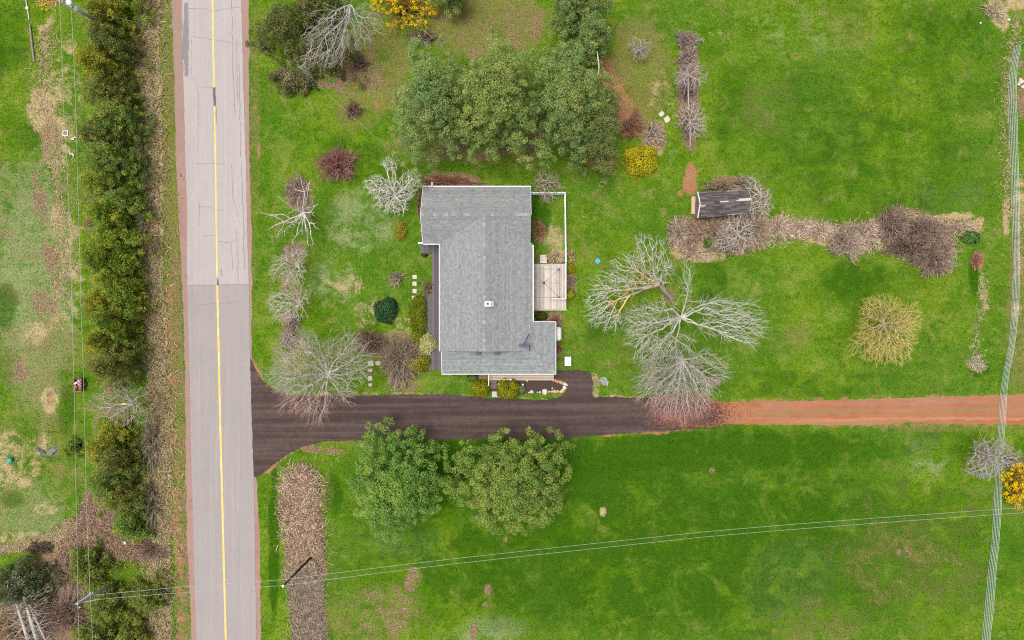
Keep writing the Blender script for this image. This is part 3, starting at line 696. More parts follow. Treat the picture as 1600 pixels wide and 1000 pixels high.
# back deck
BD = [(834,412),(885,412),(885,484),(834,484)]
ZD = .62
bdeck = thing('back_deck', 'weathered plank deck with white railing on the garden side of the house', 'deck', P(858, 448))
m = MB(); a, b = P(834.5, 483, ZD), P(884, 413, ZD); m.box(((a.x + b.x) / 2, (a.y + b.y) / 2, ZD - .13), (b.x - a.x, b.y - a.y, .16)); m.build('joist_frame', M['deck'], bdeck)
for px in (838, 860, 882):
    for py in (415, 450, 481): a = P(px, py, ZD); MB().box((a.x, a.y, .24), (.12, .12, .52)).build('post', M['deck'], bdeck)
plank_deck(bdeck, [(834,415.5),(885,415.5),(885,483),(834,483)], ZD, 'deck', 'y', .145, 8)
plank_deck(bdeck, [(834,412),(885,412),(885,415.2),(834,415.2)], ZD + .004, 'deck', 'x', .145, 9)
def railing(root, p0, p1, z, h, n, mat='white', top=.09):
    p0, p1 = Vector(p0), Vector(p1); up = Vector((0, 0, 1))
    MB().beam(p0 + up * (z + h), p1 + up * (z + h), top, .06).build('top_rail', M[mat], root)
    MB().beam(p0 + up * (z + .12), p1 + up * (z + .12), .05, .05).build('bottom_rail', M[mat], root)
    for k in range(n + 1):
        q = p0.lerp(p1, k / n); MB().box((q.x, q.y, z + h / 2), (.09, .09, h - .02)).build('rail_post', M[mat], root)
    L = (p1 - p0).length; nb = int(L / .16)
    for k in range(nb):
        q = p0.lerp(p1, (k + .5) / nb); MB().box((q.x, q.y, z + h / 2), (.035, .035, h - .1)).build('baluster', M[mat], root)
def G(px, py, z): q = P(px, py, z); return Vector((q.x, q.y, 0))
railing(bdeck, G(884, 411, ZD + .9), G(884, 467, ZD + .9), ZD, .9, 3, 'white', .13)
railing(bdeck, G(862, 467, ZD + .9), G(883, 467, ZD + .9), ZD, .9, 1, 'white', .11)
MB().beam(P(834, 484.3, ZD - .02), P(885.5, 484.3, ZD - .02), .08, .2).build('edge_board', M['white'], bdeck)
for k, py in enumerate((400.2, 404.5, 409)):
    z = .17 + .15 * k; a = P(849, py, z); MB().box((a.x, a.y, z), (.72, .28, .045), 0, (1.1, 1.1, 1.1)).build('step', M['deck'], bdeck)
for px in (844.2, 853.8): a = P(px, 399, .1); b = P(px, 411.5, .5); MB().beam((a.x, a.y, .06), (b.x, b.y, .42), .05, .2).build('stringer', M['deck'], bdeck)
gz = thing('gazebo_frame', 'thin dark gazebo frame without canopy standing on the weathered deck', 'gazebo', P(850, 442, ZD))
ZG = 2.45
cor = [G(826, 420, ZG), G(874, 420.5, ZG), G(874, 464.5, ZG), G(826, 464.5, ZG)]; hub = G(850, 442, 2.95)
for k in range(4):
    a = cor[k] + Vector((0, 0, ZG)); b = cor[(k + 1) % 4] + Vector((0, 0, ZG)); MB().beam(a, b, .035, .04).build('eave_bar', M['dark'], gz)
    MB().tube([a, hub + Vector((0, 0, 2.95))], .014, 6).build('rafter', M['dark'], gz)
    mid = a.lerp(b, .5); MB().tube([mid, hub + Vector((0, 0, 2.95))], .010, 6).build('rafter', M['dark'], gz)
    if k in (1, 2):
        MB().box((a.x, a.y, (ZD + ZG) / 2), (.06, .06, ZG - ZD)).build('post', M['dark'], gz); MB().box((a.x - .02, a.y, ZG + .02), (.16, .16, .06)).build('corner_bracket', M['dark'], gz)
    else: MB().box((a.x + .1, a.y, (ZD + ZG) / 2), (.06, .06, ZG - ZD)).build('post', M['dark'], gz)
MB().lathe((hub.x, hub.y, 2.93), [(.13, 0), (.12, .06), (.05, .1)], 12).build('hub', M['dark'], gz)
# south porch
ZP = .5
sp = thing('porch_deck', 'narrow tan plank porch under the lower roof edge facing the driveway', 'porch', P(815, 588))
m = MB(); a, b = P(764.5, 594, ZP), P(865, 582, ZP); m.box(((a.x + b.x) / 2, (a.y + b.y) / 2, .22), (b.x - a.x, b.y - a.y - .05, .42)); m.build('skirt_board', M['soilbed'], sp)
plank_deck(sp, [(764,580.5),(865.5,580.5),(865.5,594.3),(764,594.3)], ZP, 'porch', 'x', .155, 12)
for k in range(4):
    z = .42 - .1 * k; py = 597 + 4.0 * k; a = P(771.5, py, z); MB().box((a.x, a.y, z), (.62, .25, .045), 0, (.32, .28, .26)).build('step', M['porch'], sp)
a = P(771.3, 604, .2); MB().box((a.x, a.y, .10), (.58, 1.0, .18)).build('step_base', M['soilbed'], sp)
MB().beam(P(763.5, 585, 1.3), P(763.5, 603, 1.3), .10, .07).build('handrail', M['white'], sp)
for py in (586, 595, 602.5): q = P(763.5, py, 1.28); MB().box((q.x, q.y, .68), (.07, .07, 1.2)).build('rail_post', M['white'], sp)
MB().beam(P(780, 593.2, 1.1), P(800, 593.2, 1.1), .06, .06).build('low_rail', M['tan'], sp)
for px in (781, 790, 799): q = P(px, 593.2, 1.1); MB().box((q.x, q.y, .8), (.05, .05, .58)).build('rail_post', M['tan'], sp)
q = P(773, 616, .06); tag(MB().box((q.x, q.y, .03), (.56, .58, .07)).build('concrete_slab', mat_plain('concrete', (.42, .40, .37), .9, 0, .15)), 'small square concrete slab at the foot of the porch steps', 'slab')
for px, py, lb in ((798, 593, 'white lamp globe on the porch rail between the clipped shrubs'), (779.5, 600, 'white lamp beside the porch steps left of the larger shrub'), (817, 601, 'white lamp standing above the pale green plant')):
    q = P(px, py, 1.2 if py < 595 else .7); z = q.z
    t = thing('garden_lamp', lb, 'lamp', (q.x, q.y, 0), 'garden lamps by the porch'); MB().tube([(q.x, q.y, .02), (q.x, q.y, z - .08)], .02, 6).build('post', M['dark'], t)
    MB().lathe((q.x, q.y, z - .1), [(.05, 0), (.12, .05), (.12, .12), (.04, .19)], 10).build('globe', M['white'], t, True)

# garden bed with stone border
bd = sheet('garden_bed', dens([(808,594),(866,594),(874,596),(882,600),(881,607),(872,613),(845,615),(812,614)], 3, .6, R1), .05, M['soilbed']); tag(bd, 'dark mulch garden bed below the porch edged with stones', 'bed', kind='structure')
ST = [(864.5,593.8,.16),(867.8,594.4,.17),(871.5,595.8,.2),(876,597.3,.22),(880.5,599,.2),(883.5,600.5,.22),(885,601.5,.15),(882,605.5,.24),(879.5,609.5,.2),(877,611.5,.22),(871,611.2,.18),(867,611.6,.2),(863,611.4,.17),(851,612,.33),(844,612.6,.13),(840,613,.13),(831,612,.2),(827,613,.12),(863,606.5,.12),(823.5,594.5,.12),(858,612,.14)]
SC = [(.42,.20,.12),(.45,.27,.18),(.42,.19,.11),(.46,.26,.17),(.45,.30,.2),(.55,.46,.36),(.6,.54,.46),(.58,.52,.45),(.5,.38,.27),(.5,.36,.25),(.42,.3,.2),(.45,.28,.18),(.4,.3,.24),(.55,.42,.36),(.5,.42,.35),(.4,.33,.28),(.5,.42,.32),(.5,.44,.38),(.5,.42,.3),(.6,.56,.5),(.4,.38,.34)]
RS = random.Random(5)
ordn = ['first','second','third','fourth','fifth','sixth','seventh','eighth','ninth','tenth','eleventh','twelfth','thirteenth','fourteenth','fifteenth','sixteenth','seventeenth','eighteenth','nineteenth','twentieth','twenty-first','twenty-second','twenty-third','twenty-fourth','twenty-fifth','twenty-sixth']
for k, (px, py, r) in enumerate(ST):
    q = P(px, py); m = MB().rock((q.x, q.y, r * .35 + .02), (r * RS.uniform(.9, 1.2), r * RS.uniform(.75, 1.0), r * .6), RS, SC[k]); o = m.build('border_stone', M['rock'], None, True)
    if k < 18: lb = '%s stone of the garden bed border, going clockwise from the porch corner' % ordn[k] if k != 13 else 'largest pinkish boulder in the lower border of the garden bed'
    else: lb = ['small stone lying inside the dark mulch bed near its right end', 'small white stone at the porch edge of the mulch bed', 'small grey stone right of the pinkish boulder in the border'][k - 18]
    tag(o, lb, 'stone', 'stones round the garden bed')
def flagstone(px, py, w_, h_, rz, label, group):
    q = P(px, py); r = random.Random(int(px * 7 + py)); po = []
    for sx, sy in ((-1, -1), (0, -1.04), (1, -1), (1.04, 0), (1, 1), (0, 1.03), (-1, 1), (-1.03, 0)):
        x, y = sx * w_ / 2 / K * r.uniform(.86, 1.06), sy * h_ / 2 / K * r.uniform(.86, 1.06); po.append((q.x + x * math.cos(rz) - y * math.sin(rz), q.y + x * math.sin(rz) + y * math.cos(rz)))
    o = MB().prism(po, 0, .045).build('stepping_stone', M['stone']); tag(o, label, 'stepping stone', group)
for k, (px, py) in enumerate(((648, 432.6), (647.7, 443.3), (647.8, 454.8), (647, 465.5))):
    flagstone(px, py, 6.8, 6.2, 0, '%s stepping stone from the top, in the short row beside the clipped hedge' % ordn[k], 'stepping stones by the veranda')
for (px, py, a, b, lb) in ((579,567.5,9,8.5,'large square stepping stone at the corner of the garden path'),(590.5,567.5,8,6.5,'stepping stone right of the large corner slab'),(578.5,578.5,6.5,5,'small stepping stone just below the large corner slab'),(578.3,591,7,7.5,'square stepping stone halfway down to the driveway'),(578.5,601.3,5.5,4.5,'smallest round stepping stone nearest the driveway')):
    flagstone(px, py, a, b, .05, lb, 'stepping stones of the garden path')
flagstone(1033.5, 178, 8, 7, .7, 'upper of two flagstones on the grass left of the long bare hedge', 'two flagstones'); flagstone(1042, 186.5, 9, 8.5, .6, 'lower of two flagstones on the grass left of the long bare hedge', 'two flagstones')

# ---- white yard fence
yf = thing('yard_fence', 'bluish white rail fence enclosing the small yard behind the house', 'fence', P(884, 340))
def fence_run(pts, h, root, step, mat='whiteblue'):
    for (a, b) in zip(pts[:-1], pts[1:]):
        A, B = G(*a, h), G(*b, h); L = (B - A).length; n = max(1, round(L / step)); up = Vector((0, 0, 1))
        for z, wd in ((h, .11), (h * .55, .05), (h * .15, .05)): MB().beam(A + up * z, B + up * z, wd, .05).build('rail', M[mat], root)
        for k in range(n): q = A.lerp(B, k / n); MB().box((q.x, q.y, h / 2), (.1, .1, h)).build('post', M[mat], root)
        nb = int(L / .3)
        for k in range(nb): q = A.lerp(B, (k + .5) / nb); MB().box((q.x, q.y, h / 2), (.04, .04, h - .06)).build('picket', M[mat], root)
fence_run([(829.5, 301), (883, 301)], 1.1, yf, 1.8); fence_run([(883, 301), (884.5, 410)], 1.1, yf, 1.8)

# ---- oil tank, box, tub
ot = thing('oil_tank', 'white horizontal oil tank on legs against the house side', 'tank', P(870, 521))
a, b = P(872.3, 510.5, 1.25), P(872.3, 532.5, 1.25); r = .33
ends = [a + (b - a) * t for t in (0, .03, .1, .2, .8, .9, .97, 1)]
MB().tube(ends, [.05, r * .6, r * .9, r, r, r * .9, r * .6, .05], 16).build('tank_body', M['white'], ot, True)
for t in (.25, .75):
    q = a.lerp(b, t)
    for s in (-.2, .2): MB().box((q.x + s, q.y, .5), (.05, .05, 1.0)).build('leg', M['dark'], ot)
q = a.lerp(b, .7); MB().tube([(q.x, q.y, 1.55), (q.x, q.y, 1.75)], .03, 8).build('filler_pipe', M['galv'], ot)
sf = thing('slatted_screen', 'low tan slatted wooden screen beside the white oil tank', 'screen', P(876, 521))
for k in range(5): MB().box((P(876.3, 0, .7).x, P(0, 513.5 + k * 4, .7).y, .68), (.13, .2, .05), 0, (1, 1, 1)).build('slat', M['tan'], sf)
for px in (875, 877.6): MB().beam(P(px, 512, .64), P(px, 531.5, .64), .03, .06).build('rail', M['tan'], sf)
for py in (513, 530): q = P(876.3, py, .6); MB().box((q.x, q.y, .31), (.08, .08, .62)).build('post', M['tan'], sf)
q = P(887.5, 564.5, .7)
bx = thing('storage_box', 'white storage box standing on the grass right of the house corner', 'box', (q.x, q.y, 0))
MB().box((q.x, q.y, .32), (.60, .86, .62)).build('box_body', M['white'], bx)
MB().box((q.x - .01, q.y, .66), (.66, .93, .06)).build('lid', mat_plain('box_lid', (.70, .64, .66), .6, 0, .12, 6), bx)
MB().box((q.x - .30, q.y, .705), (.09, .95, .05)).build('lid_hinge', M['white'], bx)
for s in (-.2, .2): MB().box((q.x + .31, q.y + s, .5), (.02, .05, .1)).build('latch', M['galv'], bx)
q = P(934, 408, .25); M['blue'] = mat_plain('blue_plastic', (.06, .27, .42), .5, 0, .15)
tb = thing('blue_tub', 'round blue lidded tub on the lawn left of the lichened tree', 'tub', (q.x, q.y, 0))
MB().lathe((q.x, q.y, 0), [(.2, 0), (.24, .2), (.25, .24)], 20).build('tub_body', M['dark'], tb, True); MB().lathe((q.x, q.y, .235), [(.28, 0), (.29, .03), (.27, .05), (.24, .035)], 20).build('lid', M['blue'], tb)
gp = sheet('gravel_patch', dens([(938,590),(946,589),(951,596),(950,603),(943,602),(937,596)], 2, .6, R1), .012, mat_gravel('grey_gravel', (.2, .21, .22), (.26, .26, .27), (.3, .29, .28), 3, 3)); tag(gp, 'small patch of grey gravel in the grass right of the driveway spur', 'gravel', kind='structure')

# ---------------------------------------------------------------- old shed
shed = thing('garden_shed', 'old garden shed with worn dark shingle roof among bare brush', 'shed', P(1130, 318))
z0, z1 = 2.1, 2.85
A = [P(1091, 300, z0), P(1169.5, 297, z0), P(1171, 333, z0), P(1091, 340, z0)]
rl, rr = (A[0] + A[3]) / 2, (A[1] + A[2]) / 2; rl.z = rr.z = z1
def on_plane(a, b, c, q):
    n = (b - a).cross(c - a); return Vector((q.x, q.y, a.z - (n.x * (q.x - a.x) + n.y * (q.y - a.y)) / n.z))
A[3] = on_plane(rl, rr, A[2], A[3]); A[0] = on_plane(rl, rr, A[1], A[0])
m = MB(); ins = [q.lerp((A[0] + A[2]) / 2, .09) for q in A]; m.prism([(q.x, q.y) for q in ins], 0, z0 + .02)
M['shedwall'] = mat_wood('shed_boards', (.24, .20, .17), (6, 6, 1)); m.build('wall', M['shedwall'], shed)
for s0, s1, ap in ((ins[0], ins[3], rl.lerp(rr, .05)), (ins[1], ins[2], rr.lerp(rl, .05))):
    o = (rr - rl).normalized() * (.1 if ap is not None and (ap - rl).length < 1 else -.1)
    vs = [Vector((s0.x, s0.y, z0)), Vector((s1.x, s1.y, z0)), Vector((ap.x, ap.y, z1 - .1))]; m = MB(); m._add(vs + [v + o for v in vs], [(0, 1, 2), (5, 4, 3), (0, 3, 4, 1), (1, 4, 5, 2), (2, 5, 3, 0)], None); m.build('gable_wall', M['shedwall'], shed)
N_ = [A[0], A[1], rr, rl]; S_ = [rl, rr, A[2], A[3]]
m = MB(); m.slab(N_, .07, (1, 1, 1)); m.slab(S_, .07, (1, 1, 1)); M['bare_wood'] = mat_wood('bare_roof_boards', (.50, .42, .34), (.6, 9, 3)); sroof = m.build('roof', M['bare_wood'], shed)
def bare(p):
    x, y = 800 + p.x * K * H / (H - p.z), 500 - p.y * K * H / (H - p.z)
    e = math.sin(x * .9) * 1.2 + math.sin(y * 2.1 + x * .37)
    return (abs(y - (322 - (x - 1095) * .06)) < .9 + e * .5 and 1094 < x < 1118) or (abs(y - 315) < .8 and 1129 < x < 1139) or (abs(y - (313.5 - (x - 1150) * .08)) < .6 + (x - 1150) * .09 + e * .3 and 1150 < x < 1173)
SHC = [(.075, .064, .072), (.065, .057, .062), (.10, .084, .086), (.125, .10, .098), (.055, .05, .056), (.115, .092, .08)]
shingle_part('shingles', [N_, S_], .17, .7, SHC, sroof, 70, bare)
for a, b in ((A[0], rl), (rl, A[3])): MB().beam(a + Vector((-.03, 0, -.02)), b + Vector((-.03, 0, -.02)), .10, .16).build('bargeboard', M['white'], shed)
for a, b in ((A[1], rr), (rr, A[2])): MB().beam(a + Vector((.02, 0, -.03)), b + Vector((.02, 0, -.03)), .05, .12).build('bargeboard', M['galv'], shed)
ramp = MB(); q0, q1 = P(1080.5, 307, .2), P(1091, 334, .2); ramp.box(((q0.x + q1.x) / 2, (q0.y + q1.y) / 2, .09), (q1.x - q0.x, q0.y - q1.y, .16)); ramp = ramp.build('doorstep', M['tan'], shed)
for k in range(5): MB().box((q0.x + (k + .5) * (q1.x - q0.x) / 5, (q0.y + q1.y) / 2, .19), ((q1.x - q0.x) / 5 - .012, q0.y - q1.y, .03), 0, (RS.uniform(.85, 1.1),) * 3).build('plank', M['tan'], ramp)
dd = P(1094, 320, 1.0); MB().box((ins[0].x - .03, (ins[0].y + ins[3].y) / 2, 1.15), (.06, 1.0, 1.9)).build('door', M['shedwall'], shed)

# ---------------------------------------------------------------- wire fence on the right
wf = thing('wire_fence', 'pale wire mesh fence running down the right edge of the field', 'fence', P(1575, 500))
WF = [(1660,38),(1583,75),(1577,112),(1574,160),(1576,200),(1579,260),(1580,330),(1582.5,400),(1582,440),(1579,500),(1576,540),(1568,578),(1563,610),(1561,640),(1559,680),(1555,740),(1552,800),(1549,850),(1543,900),(1539,945),(1534,1000),(1528,1070)]
m = MB(); acc = 0; rr_ = random.Random(9); hF = 1.05
def wpt(q, z, lean): b = P(*q); return Vector((b.x + lean * z, b.y, z))
path = dens(WF, 2.6, 0, None, False); up = Vector((0, 0, 1)); leans = [.10 * math.sin(k * .021) + .05 * math.sin(k * .11) for k in range(len(path))]
for zf in (.06, .25, .45, .65, .85, 1.0):
    m.tube([wpt(q, hF * zf, l) for q, l in zip(path[::4], leans[::4])], .013, 4)
m.build('wire_strand', M['wire'], wf)
m = MB()
for q, l in zip(path, leans): m.beam(wpt(q, .05, l), wpt(q, hF, l), .016, .016)
o = m.build('wire_mesh', M['wire'], wf); o['kind'] = 'stuff'
for k in range(0, len(path), 18):
    q, l = path[k], leans[k] + rr_.uniform(-.08, .08); MB().beam(wpt(q, 0, l), wpt(q, 1.2, l), .07, .07).build('fence_post', M['galv'], wf)

# ---------------------------------------------------------------- utility poles and lines
def upole(label, base, top, r0, r1, arm=None):
    t = thing('utility_pole', label, 'utility pole', base, 'utility poles')
    MB().tube([base, Vector(base).lerp(top, .5), top], [r0, (r0 + r1) / 2, r1], 10).build('shaft', M['pole'], t, True)
    return t
T1 = P(97, 2, 8.6); t = upole('tall utility pole with white street lamp at the top left corner', P(184, 52), T1, .17, .12)
MB().beam(P(91, 1, 8.3), P(112, 11, 8.3), .12, .12).build('crossarm', M['pole'], t)
q = P(108, 4, 8.2); MB().lathe((q.x, q.y, q.z - .15), [(.1, 0), (.3, .12), (.32, .2), (.15, .33)], 14).build('lamp_head', M['white'], t, True); MB().tube([T1 + Vector((0, 0, -.5)), (q.x, q.y, q.z - .05)], .03, 6).build('lamp_arm', M['galv'], t)
q = P(117, 12, 7.3); MB().lathe((q.x, q.y, q.z - .9), [(.2, 0), (.24, .05), (.24, .8), (.1, .9)], 12).build('transformer', M['galv'], t)
for px, py in ((93, 2), (111, 10)): q = P(px, py, 8.45); MB().lathe((q.x, q.y, q.z - .12), [(.03, 0), (.07, .06), (.03, .16)], 8).build('insulator', M['white'], t)
T2 = P(122, 943, 7.0); t = upole('utility pole with short arm above the evergreens at lower left', P(184, 909), T2, .16, .11)
MB().beam(P(118, 944, 6.8), P(146, 925, 6.8), .12, .12).build('crossarm', M['pole'], t); MB().beam(P(126, 941, 6.4), P(150, 937, 6.4), .08, .1).build('crossarm', M['pole'], t)
for px, py in ((121.5, 944), (124.5, 949), (141, 927)): q = P(px, py, 6.95); MB().lathe((q.x, q.y, q.z - .1), [(.04, 0), (.09, .08), (.04, .2)], 8).build('insulator', M['white'], t)
T3 = P(442.5, 915.5, 8.2); t = upole('dark utility pole rising from the dry reed bed', P(488, 869), T3, .13, .10)
t.children[0].data.materials.clear(); t.children[0].data.materials.append(mat_wood('tarred_pole', (.045, .05, .045), (8, 8, 1)))
MB().lathe(T3, [(.12, -.05), (.13, .08), (.05, .14)], 10).build('insulator', M['white'], t)
T4 = P(470, 104, 6.4); t = upole('short service pole hidden in the dark evergreen shrub above the lawn', P(497, 141), T4, .1, .07)
MB().beam(P(466, 104, 6.2), P(472, 108, 6.2), .05, .05).build('crossarm', M['pole'], t)
def line(label, pts, sag=0.3, r=.015, mat='line', name='power_line'):
    out = []
    for a, b in zip(pts[:-1], pts[1:]):
        a, b = Vector(a), Vector(b); n = 14
        for k in range(n): s = k / n; p = a.lerp(b, s); p.z -= sag * 4 * s * (1 - s); out.append(p)
    out.append(Vector(pts[-1]))
    c = out[0].copy(); o = MB().tube(out, r, 5).build(name, M[mat]); return tag(o, label, 'cable', 'overhead lines')
line('outer overhead line running down the left yard', [P(88, -160, 8.5), P(93, 2, 8.5), P(101, 208, 8.2), P(108, 330, 7.9), P(113.5, 520, 7.6), P(117.5, 720, 7.3), P(121.5, 943, 7.1), P(127, 1120, 7.2)], .05)
line('inner overhead line brushing the left evergreen row', [P(106, -160, 8.3), P(111, 12, 8.3), P(116.5, 120, 8.1), P(121, 280, 7.8), P(126.5, 480, 7.4), P(131.5, 640, 7.1), P(135, 800, 6.9), P(140.5, 926, 6.9), P(150, 1120, 6.9)], .05)
line('upper of two overhead lines crossing the lower field', [P(145, 930, 6.6), P(300, 916, 7.2), P(440, 906, 7.8), P(700, 874, 7.3), P(1100, 831, 7.1), P(1280, 816, 7.2), P(1600, 793, 7.8), P(1900, 770, 8)], .05)
line('lower of two overhead lines crossing the lower field', [P(148, 937, 6.5), P(300, 925, 7.2), P(442, 915, 8.2), P(700, 882, 7.3), P(1100, 839, 7.1), P(1280, 824, 7.2), P(1600, 801, 7.8), P(1900, 778, 8)], .05)
line('thin service wire from the corner pole across the road to the shrub', [P(112, 10, 7.8), P(230, 39, 7.0), P(300, 55, 6.6), P(400, 75, 6.3), P(470, 104, 6.3)], .02, .005, 'line', 'service_wire')
line('twisted service wire slanting over the lawn to the house corner', [P(470, 104, 6.2), P(520, 154, 5.3), P(600, 226, 4.4), P(663, 291, 3.7)], .04, .008, 'line', 'service_wire')

# ---------------------------------------------------------------- vegetation generators
def lerp(a, b, t): return np.asarray(a) + (np.asarray(b) - np.asarray(a)) * t
def norm(v): return v / np.maximum(np.linalg.norm(v, axis=-1, keepdims=True), 1e-9)
def leaf_quads(cent, rad, per, L, W, cols, r, up=.35, shell=.7, squash=.75):
    """leaf-sized diamonds spread through round clumps: cent (k,3) rad (k,) cols (k,3)"""
    k = len(cent); idx = np.repeat(np.arange(k), per); n = len(idx)
    d_ = norm(r.normal(size=(n, 3)) + np.array([0, 0, up])); rr = rad[idx] * (shell + (1 - shell) * r.random(n)) * np.where(r.random(n) < .12, r.uniform(1.0, 1.3, n), 1)
    p = cent[idx] + d_ * rr[:, None] * np.array([1, 1, squash])
    nn = norm(d_ * .85 + r.normal(size=(n, 3)) * .45 + np.array([0, 0, .4])); t = norm(np.cross(nn, r.normal(size=(n, 3)))); b = np.cross(nn, t)
    l = L * r.uniform(.6, 1.35, n)[:, None] / 2; w_ = W * r.uniform(.6, 1.3, n)[:, None] / 2
    V = np.stack([p - t * l, p + b * w_ + t * l * .15, p + t * l, p - b * w_ + t * l * .15], 1).reshape(-1, 3)
    c = cols[idx] * r.uniform(.72, 1.28, (n, 1)) * r.uniform(.93, 1.07, (n, 3))
    return V, np.repeat(c, 4, axis=0)
def tubes(P0, P1, R0, R1, C0, C1=None, sides=3):
    """many tapered sticks at once"""
    P0, P1 = np.asarray(P0, float), np.asarray(P1, float); n = len(P0); C1 = C0 if C1 is None else C1
    t = norm(P1 - P0); a = np.cross(t, np.array([.31, .17, .93])); a = norm(a); b = np.cross(t, a)
    V = np.zeros((n, 2 * sides, 3)); C = np.zeros((n, 2 * sides, 3))
    for k in range(sides):
        an = 2 * np.pi * k / sides; o = a * math.cos(an) + b * math.sin(an)
        V[:, k] = P0 + o * np.asarray(R0).reshape(-1, 1); V[:, sides + k] = P1 + o * np.asarray(R1).reshape(-1, 1); C[:, k] = C0; C[:, sides + k] = C1
    base = (np.arange(n) * 2 * sides)[:, None]; F = []
    for k in range(sides):
        k2 = (k + 1) % sides; F.append(np.stack([base[:, 0] + k, base[:, 0] + k2, base[:, 0] + sides + k2, base[:, 0] + sides + k], 1))
    return V.reshape(-1, 3), np.concatenate(F), C.reshape(-1, 3)
def bush_outline(r, amp=.16):
    ph = r.uniform(0, 6.28, 5); am = amp * r.uniform(.4, 1, 5)
    return lambda a: 1 + am[0] * np.sin(2 * a + ph[0]) + am[1] * np.sin(3 * a + ph[1]) + am[2] * np.sin(5 * a + ph[2]) + .8 * am[3] * np.sin(8 * a + ph[3]) + .6 * am[4] * np.sin(13 * a + ph[4])
def leafy_tree(name, label, base, top, rx, ry, z_low, z_top, lobes, per, cols, seed, cat='tree', group=None, lobe_r=(.45, .9), leaf=(.26, .16), power=2.0, trunk_r=.2, amp=.16, layers=3, fill=.8, bark=(.10, .075, .055)):
    """base: ground point; the crown is a dome of foliage clumps whose axis leans from base to top"""
    r = np.random.default_rng(seed); base = np.array(base); top = np.array(top); out = bush_outline(r, amp)
    t = thing(name, label, cat, tuple(base), group)
    cs = np.array(cols); C = []; Rr = []; K_ = []
    pr = r.uniform(0, 6.28, 3)
    for ly in range(layers):
        n = int(lobes * (1.0 if ly == 0 else fill)); sc = 1 - ly * .2
        u = np.sqrt(r.random(n)); a = r.uniform(0, 2 * np.pi, n); f = u ** power
        z = z_top - (z_top - z_low) * f - ly * .5 + r.normal(0, .28, n)
        o = out(a); ax = base[:2] + (top[:2] - base[:2]) * (np.clip(z / max(z_top, .1), 0, 1))[:, None]
        x = ax[:, 0] + rx * sc * u * o * np.cos(a); y = ax[:, 1] + ry * sc * u * o * np.sin(a)
        C.append(np.stack([x, y, z], 1)); Rr.append(r.uniform(*lobe_r, n) * (1.15 - .35 * u))
        w_ = .5 + .5 * np.sin(x * .9 + pr[0]) * np.sin(y * .8 + pr[1]); w_ = np.clip(w_ + r.normal(0, .36, n), 0, 1)
        col = cs[0] + (cs[1] - cs[0]) * w_[:, None]; m_ = r.random(n) < .10; col[m_] = cs[2 % len(cs)]
        hole = np.sin(x * 2.1 + pr[2]) * np.sin(y * 1.9 + pr[1]) + .5 * np.sin(x * 3.7 + y * 2.3) + r.normal(0, .25, n)
        kp = (hole < .75) if ly < 2 else np.ones(n, bool); C[-1] = C[-1][kp]; Rr[-1] = Rr[-1][kp]; K_.append(col[kp])
    C, Rr, K_ = np.concatenate(C), np.concatenate(Rr), np.concatenate(K_)
    V, cl = leaf_quads(C, Rr, per, leaf[0], leaf[1], K_, r)
    V[:, 2] = np.maximum(V[:, 2], .03)
    crown = mesh_np('crown', V, np.arange(len(V)).reshape(-1, 4), M['leaf'], t, cl)
    ax = lambda z: np.array([*(base[:2] + (top[:2] - base[:2]) * z / z_top), z])
    zs = np.linspace(0, z_top * .88, 7); tp = np.array([ax(z) for z in zs]); tr = np.linspace(trunk_r, trunk_r * .25, 7)
    sel = r.choice(len(C), min(40, len(C)), replace=False); st = np.array([ax(max(.3 * z_top, .0) + r.random() * .5 * max(c[2] - .3 * z_top, 0)) for c in C[sel]])
    P0 = np.concatenate([tp[:-1], st]); P1 = np.concatenate([tp[1:], C[sel]]); n1 = len(st)
    Va, Fa, Ca = tubes(P0, P1, np.concatenate([tr[:-1], np.full(n1, trunk_r * .3)]), np.concatenate([tr[1:], np.full(n1, .02)]), np.tile(bark, (len(P0), 1)), None, 6)
    mesh_np('trunk', Va, Fa, M['bark'], t, Ca)
    return t
